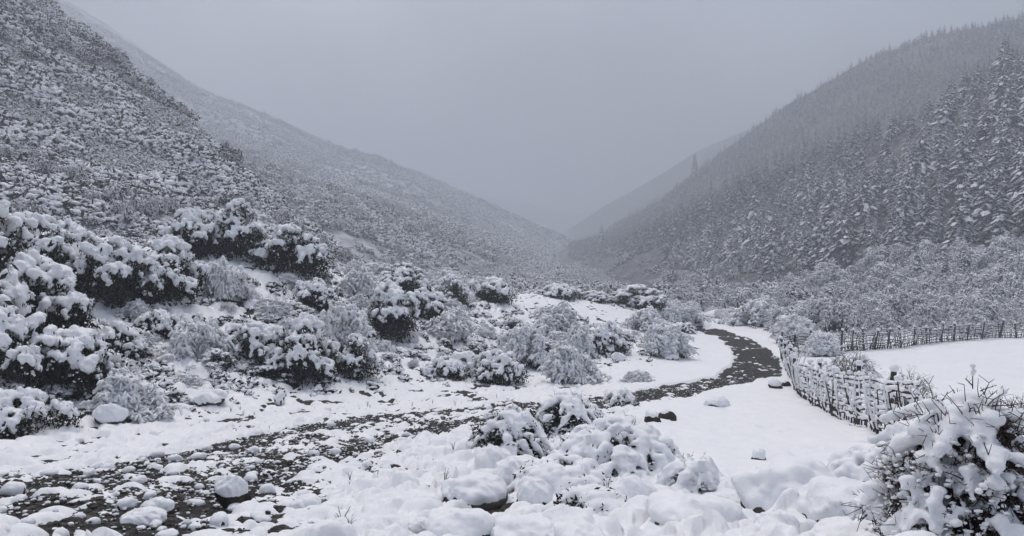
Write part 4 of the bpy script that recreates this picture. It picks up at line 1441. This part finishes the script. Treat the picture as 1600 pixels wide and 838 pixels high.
# ------------------------------------------------------------------ near shrubs, each modelled for itself
def near_shrub(name, label, px, py, w, h, seed, nst=70, voxel=.016, blob=.05, lean=(0, 0), cover=.6, tongues=.6, dense_base=True, sub=4, bare=.3, leafy=False, npil=None, upr=0.0):
    """arching twig shrub carrying pillows and hanging tongues of snow"""
    rng = np.random.default_rng(seed)
    p = hit(px, py, 2.5)
    W = w / F * p[1] / 2; H = h / F * p[1]
    root = thing(name, label, 'shrub', (p[0], p[1], p[2] - .05))
    tw = MB(); C = []; R = []

    def top(q):
        return H * np.sqrt(np.maximum(.04, 1 - (q * .93) ** 2))
    for k in range(nst):
        az = rng.uniform(0, 2 * math.pi); q = rng.uniform(.05, 1.05) ** .6
        n = 10
        t = np.linspace(0, 1, n)
        b = np.array([math.cos(az), math.sin(az), 0]) * rng.uniform(0, .35) * W
        out = W * q * t ** 1.1
        arch = np.sin(np.minimum(t * (1.15 + .55 * q), 2.0) * math.pi / 2)
        z = float(top(q)) * 1.02 * arch * rng.uniform(.72, 1.03) + upr * H * t * (1 - q) * rng.uniform(0, 1)
        az2 = az + np.cumsum(rng.normal(0, .09, n))
        P_ = np.stack([b[0] * (1 - t) + np.cos(az2) * out + lean[0] * t, b[1] * (1 - t) + np.sin(az2) * out + lean[1] * t, z], -1)
        P_[1:] += np.cumsum(rng.normal(0, .012 * W + .002, (n - 1, 3)), 0)
        P_[:, 2] = np.maximum(P_[:, 2], 0)
        rr = np.linspace(.0085, .0022, n) * (H / .9)
        tube(tw, P_, rr, 4, cap=False)
        for j in range(sub):
            i = rng.integers(4, n)
            d = P_[i] - P_[i - 1]; d = d / (np.linalg.norm(d) + 1e-9) + rng.normal(0, .6, 3); d[2] += .1
            d = d / np.linalg.norm(d) * H * rng.uniform(.08, .26)
            m1 = P_[i] + d * .5 + rng.normal(0, .012, 3); m2 = P_[i] + d - [0, 0, .02 * H]
            tube(tw, [P_[i], m1, m2], [.004 * H / .9, .003 * H / .9, .0018 * H / .9], 3, cap=False)
            for _ in range(2):
                dd = rng.normal(0, 1, 3); dd[2] = abs(dd[2]); dd = dd / np.linalg.norm(dd) * H * rng.uniform(.03, .08)
                s0 = m1 if rng.random() < .5 else m2
                tube(tw, [s0, s0 + dd * .5, s0 + dd], [.0025, .002, .0015], 3, cap=False)
            if rng.random() > bare and abs(d[2]) < .6 * H * .2:
                fs = np.linspace(0, 1, 5)[:, None]
                pp = P_[i] * (1 - fs) + m2 * fs
                r = blob * rng.uniform(.22, .5) * rng.uniform(.7, 1.2, 5)
                C.append(pp + [0, 0, 1] * (r * .6)[:, None]); R.append(np.stack([r, r, r * .8], -1))
        # snow along the flatter outer reach of the stem
        sl = np.abs(np.gradient(P_[:, 2])) / (np.linalg.norm(np.gradient(P_, axis=0), axis=1) + 1e-9)
        good = (sl < .80) & (t > .35)
        if rng.random() > bare and good.sum() > 2:
            a = np.nonzero(good)[0]; fs = np.linspace(a[0], a[-1], max(4, int((a[-1] - a[0]) * 3)))
            pp = np.stack([np.interp(fs, np.arange(n), P_[:, c]) for c in range(3)], -1)
            r = blob * (.25 + .6 * fbm(pp[:, 0] * 6 + seed, pp[:, 1] * 6 + pp[:, 2] * 3, seed, 2)) * rng.uniform(.6, 1.2)
            C.append(pp + [0, 0, 1] * (r * .6)[:, None]); R.append(np.stack([r, r, r * .8], -1))
    # pillows on the dome with tongues hanging outward
    m = npil or int(nst * 1.1)
    q = np.sqrt(rng.uniform(0, 1, m)) * 1.0; az = rng.uniform(0, 6.283, m)
    ok = fbm(np.cos(az) * q * 2.6 + seed, np.sin(az) * q * 2.6, seed + 3, 3) < np.quantile(fbm(np.cos(az) * q * 2.6 + seed, np.sin(az) * q * 2.6, seed + 3, 3), cover)
    q = q[ok]; az = az[ok]
    for a, qq in zip(az, q):
        c = np.array([math.cos(a) * qq * W + lean[0], math.sin(a) * qq * W + lean[1], float(top(qq)) * rng.uniform(.86, 1.02)])
        r = blob * rng.uniform(.7, 1.55) * (1.15 - .35 * qq)
        e = rng.uniform(.8, 1.35)
        C.append(c[None]); R.append(np.array([[r * e, r / e ** .5, r * .62]]))
        if rng.random() < tongues:
            dz = .15 + qq * 1.1
            dv = np.array([math.cos(a + rng.normal(0, .5)), math.sin(a + rng.normal(0, .5)), -dz * rng.uniform(.5, 1.2)]); dv /= np.linalg.norm(dv)
            L = rng.integers(3, 7)
            pp = c + dv * (np.arange(1, L + 1)[:, None] * r * .62) + np.cumsum(rng.normal(0, r * .12, (L, 3)), 0)
            pp[:, 2] -= (np.arange(1, L + 1) ** 2) * r * .02
            rr = r * np.linspace(.85, .42, L) * rng.uniform(.8, 1.15, L)
            C.append(pp); R.append(np.stack([rr, rr, rr * .8], -1))
    du = MB(); nd = int(nst * 7)
    a = rng.uniform(0, 6.28, nd); q = np.sqrt(rng.uniform(0, 1, nd))
    dp = np.stack([np.cos(a) * q * W + lean[0] * .7, np.sin(a) * q * W + lean[1] * .7, top(q) * rng.uniform(.45, 1.03, nd)], -1)
    for c in dp:
        r = blob * rng.uniform(.08, .30)
        du.add(ICO[1][0] * [r * rng.uniform(1, 2), r, r * .7] * rng.uniform(.75, 1.25, (12 if len(ICO[1][0]) == 12 else len(ICO[1][0]), 1)) + c, ICO[1][1])
    link('snow_dusting', du.mesh('snow_dusting', M['snow']), root)['kind'] = 'stuff'
    Cc = np.concatenate(C); Rc = np.concatenate(R)
    sn = blob_mesh('snow_pillows', Cc, Rc, voxel, M['snow'], it=2, noise=voxel * .8, sub=2, fac=.5)
    link('branches', tw.mesh('branches', M['twig']), root)['kind'] = 'stuff'
    link('snow_pillows', sn, root)['kind'] = 'stuff'
    if dense_base:
        fo = MB()
        m = 480
        a = rng.uniform(0, 6.28, m); q = np.sqrt(rng.uniform(0, 1, m)) * .82
        c = np.stack([np.cos(a) * q * W, np.sin(a) * q * W, rng.uniform(.02, .86, m) * top(q)], -1)
        d = rng.normal(0, 1, (m, 3)); d[:, 2] = np.abs(d[:, 2]) * .6; d /= np.linalg.norm(d, axis=1, keepdims=True)
        for i in range(m):
            l = H * rng.uniform(.08, .2)
            tube(fo, [c[i], c[i] + d[i] * l * .5 + rng.normal(0, .006, 3), c[i] + d[i] * l], [.0028, .0022, .0014], 3, cap=False)
        if leafy: leaves(fo, c, 16, blob * .8, blob * .5, rng)
        else: leaves(fo, c[:400] * [.85, .85, .8], 8, .03, .020, rng)
        link('inner_twigs', fo.mesh('inner_twigs', M['foliage'] if leafy else M['twig']), root)['kind'] = 'stuff'
    return root, W, H


near_shrub('twiggy_shrub', 'large dark-twigged shrub bowed under fat snow pillows beside the near fence', 1500, 880, 290, 270, 901, nst=210, voxel=0.0142, blob=.056, lean=(.05, 0), cover=.66, npil=190, sub=6, bare=.38, tongues=.6)
near_shrub('twiggy_shrub', 'thorny dark shrub sending bare red-brown twigs past the frame, behind the large one', 1620, 800, 200, 180, 902, nst=110, voxel=0.0177, blob=.05, cover=.4, bare=.5, sub=6)
near_shrub('twiggy_shrub', 'low spreading shrub buried in snow pillows against the large dark-twigged one', 1372, 775, 140, 84, 903, nst=60, voxel=0.0212, blob=.085, cover=.85, npil=110, bare=.4)
near_shrub('evergreen_shrub', 'dark-bellied shrub with drooping snow fingers, alone beside the road', 793, 722, 120, 88, 904, nst=90, voxel=0.0236, blob=.085, cover=.75, npil=130, leafy=True, bare=.5, tongues=.8)
near_shrub('evergreen_shrub', 'dark-hollowed snow-crowned shrub at the top of the thicket', 888, 682, 112, 68, 905, nst=80, voxel=0.0260, blob=.095, cover=.66, npil=130, leafy=True, bare=.5)
near_shrub('snow_laden_thicket', 'broad thicket weighed flat by lumpy snow, with bent dark twigs', 962, 752, 205, 98, 906, nst=130, voxel=0.0224, blob=.078, cover=.74, npil=330, bare=.35, leafy=True, tongues=.75)
near_shrub('snow_laden_thicket', 'lower thicket lobe of lumpy snow in front of the bent twigs', 880, 775, 150, 62, 907, nst=80, voxel=0.0212, blob=.075, cover=.78, npil=190, bare=.35, leafy=True)
near_shrub('snow_laden_thicket', 'low heaped shrub with dark hollows under its snow, nearest of the thicket', 925, 822, 135, 62, 912, nst=90, voxel=0.0189, blob=.062, cover=.72, npil=170, bare=.4, leafy=True)
near_shrub('twiggy_shrub', 'small open twiggy shrub with snow balls beside the leaning grey boulder', 1078, 792, 95, 80, 908, nst=60, voxel=0.0201, blob=.075, cover=.6, npil=55, dense_base=False)
near_shrub('twiggy_shrub', 'sparse dark-stemmed shrub standing against the white field behind the near fence', 1415, 655, 120, 66, 909, nst=80, voxel=0.0354, blob=.05, cover=.3, npil=20, bare=.35, dense_base=False, upr=.5)
near_shrub('twiggy_shrub', 'tangled shrub drooping over the near fence next to its bend', 1330, 612, 110, 62, 910, nst=90, voxel=0.0413, blob=.08, cover=.5, npil=50, bare=.3, dense_base=False)
near_shrub('frosted_shrub', 'little frosted bush at the road edge beside the thicket top', 968, 634, 55, 26, 911, nst=60, voxel=0.0354, blob=.07, npil=40, bare=.2)

# upright bare shoot above the large shrub
p = hit(1500, 880, 2.5)
sh = thing('upright_shoot', 'tall bare forked shoot with a snow tuft on its tip above the large shrub', 'shoot', (p[0] + .22, p[1] + .25, p[2]), sc=.86)
mb = MB(); rr = np.random.default_rng(5)
tip = np.array([.0, 0, 1.33])
tube(mb, [(0, 0, .0), (-.03, 0, .5), (.0, 0, 1.0), tip], [.012, .009, .006, .003], 5)
for z_, dx, dz in ((1.02, .17, .12), (1.06, -.08, .10), (1.13, .20, .07), (.96, .10, .22), (1.2, -.04, .05), (.9, -.12, .14)):
    tube(mb, [(0, 0, z_), (dx * .5, .02, z_ + dz * .6), (dx, .03, z_ + dz)], [.005, .004, .002], 4)
    for j in range(4):
        t = rr.uniform(.3, 1); q = np.array([dx * t, .02, z_ + dz * t])
        tube(mb, [q, q + [rr.normal(0, .012), 0, rr.uniform(.01, .03)]], [.002, .001], 3)
link('stem', mb.mesh('stem', M['twig']), sh)
link('snow_tuft', blob_mesh('snow_tuft', [tip + [0, 0, .02], tip + [.005, 0, -.02], tip + [0, 0, -.045]], np.array([.026, .024, .018]), .008, M['snow']), sh)

# planks half buried near the bend
p = hit(1078, 548)
pl = MB()
tube(pl, [(-.9, .3, .35), (0, 0, .22), (.75, -.25, .06)], [.07, .07, .06], 4)
o = link('fallen_plank', pl.mesh('fallen_plank', M['wood']), None, tuple(p))
tag(o, 'dark fallen pole leaning out of the shrub at the inside of the bend', 'pole')
# snow heap at the road end
p = hit(1138, 497)
V, Fc = ICO[5]
n_ = fbm(V[:, 0] * 1.5 + 4, V[:, 1] * 1.5 + 2, 3, 3) - .5
mb = MB(); mb.add(V * (1 + n_ * .35)[:, None] * [3.2, 2.2, 1.1], Fc)
o = link('snow_heap', mb.mesh('snow_heap', M['snow']), None, (p[0], p[1] + 1, p[2] + .1))
tag(o, 'smooth white snow heap at the far end of the road', 'snow heap')
print("near", round(time.time() - T0, 1))

# ------------------------------------------------------------------ haze
hb = MB()
x0, x1, y0, y1, z0, z1 = -2600, 2600, -400, 4200, -140, 400
zmin = CZ - 150
hb.add([(x0, y0, zmin), (x1, y0, zmin), (x1, y1, zmin), (x0, y1, zmin), (x0, y0, z1), (x1, y0, z1), (x1, y1, z1), (x0, y1, z1)],
       [(3, 2, 1, 0), (4, 5, 6, 7), (0, 1, 5, 4), (1, 2, 6, 5), (2, 3, 7, 6), (3, 0, 4, 7)])
hm = bpy.data.materials.new('valley_mist'); hm.use_nodes = True
nt = hm.node_tree
for n in list(nt.nodes):
    if n.type == 'BSDF_PRINCIPLED': nt.nodes.remove(n)
pv_ = nt.nodes.new('ShaderNodeVolumePrincipled')
pv_.inputs['Color'].default_value = (*HAZE_COLOR, 1)
pv_.inputs['Density'].default_value = HAZE_DENSITY
pv_.inputs['Anisotropy'].default_value = 0.0
nt.links.new(pv_.outputs[0], nt.nodes['Material Output'].inputs['Volume'])
o = link('haze', hb.mesh('haze', hm, False))
tag(o, 'even grey mist filling the whole valley', 'haze', kind='stuff')
tris = 0
seen = set()
for ob in SC.objects:
    if ob.type == 'MESH' and ob.data.name not in seen:
        seen.add(ob.data.name); tris += sum(len(q.vertices) - 2 for q in ob.data.polygons) if len(ob.data.polygons) < 50000 else len(ob.data.polygons) * 2
print("unique tris", tris, "objects", len(SC.objects), "time", round(time.time() - T0, 1))
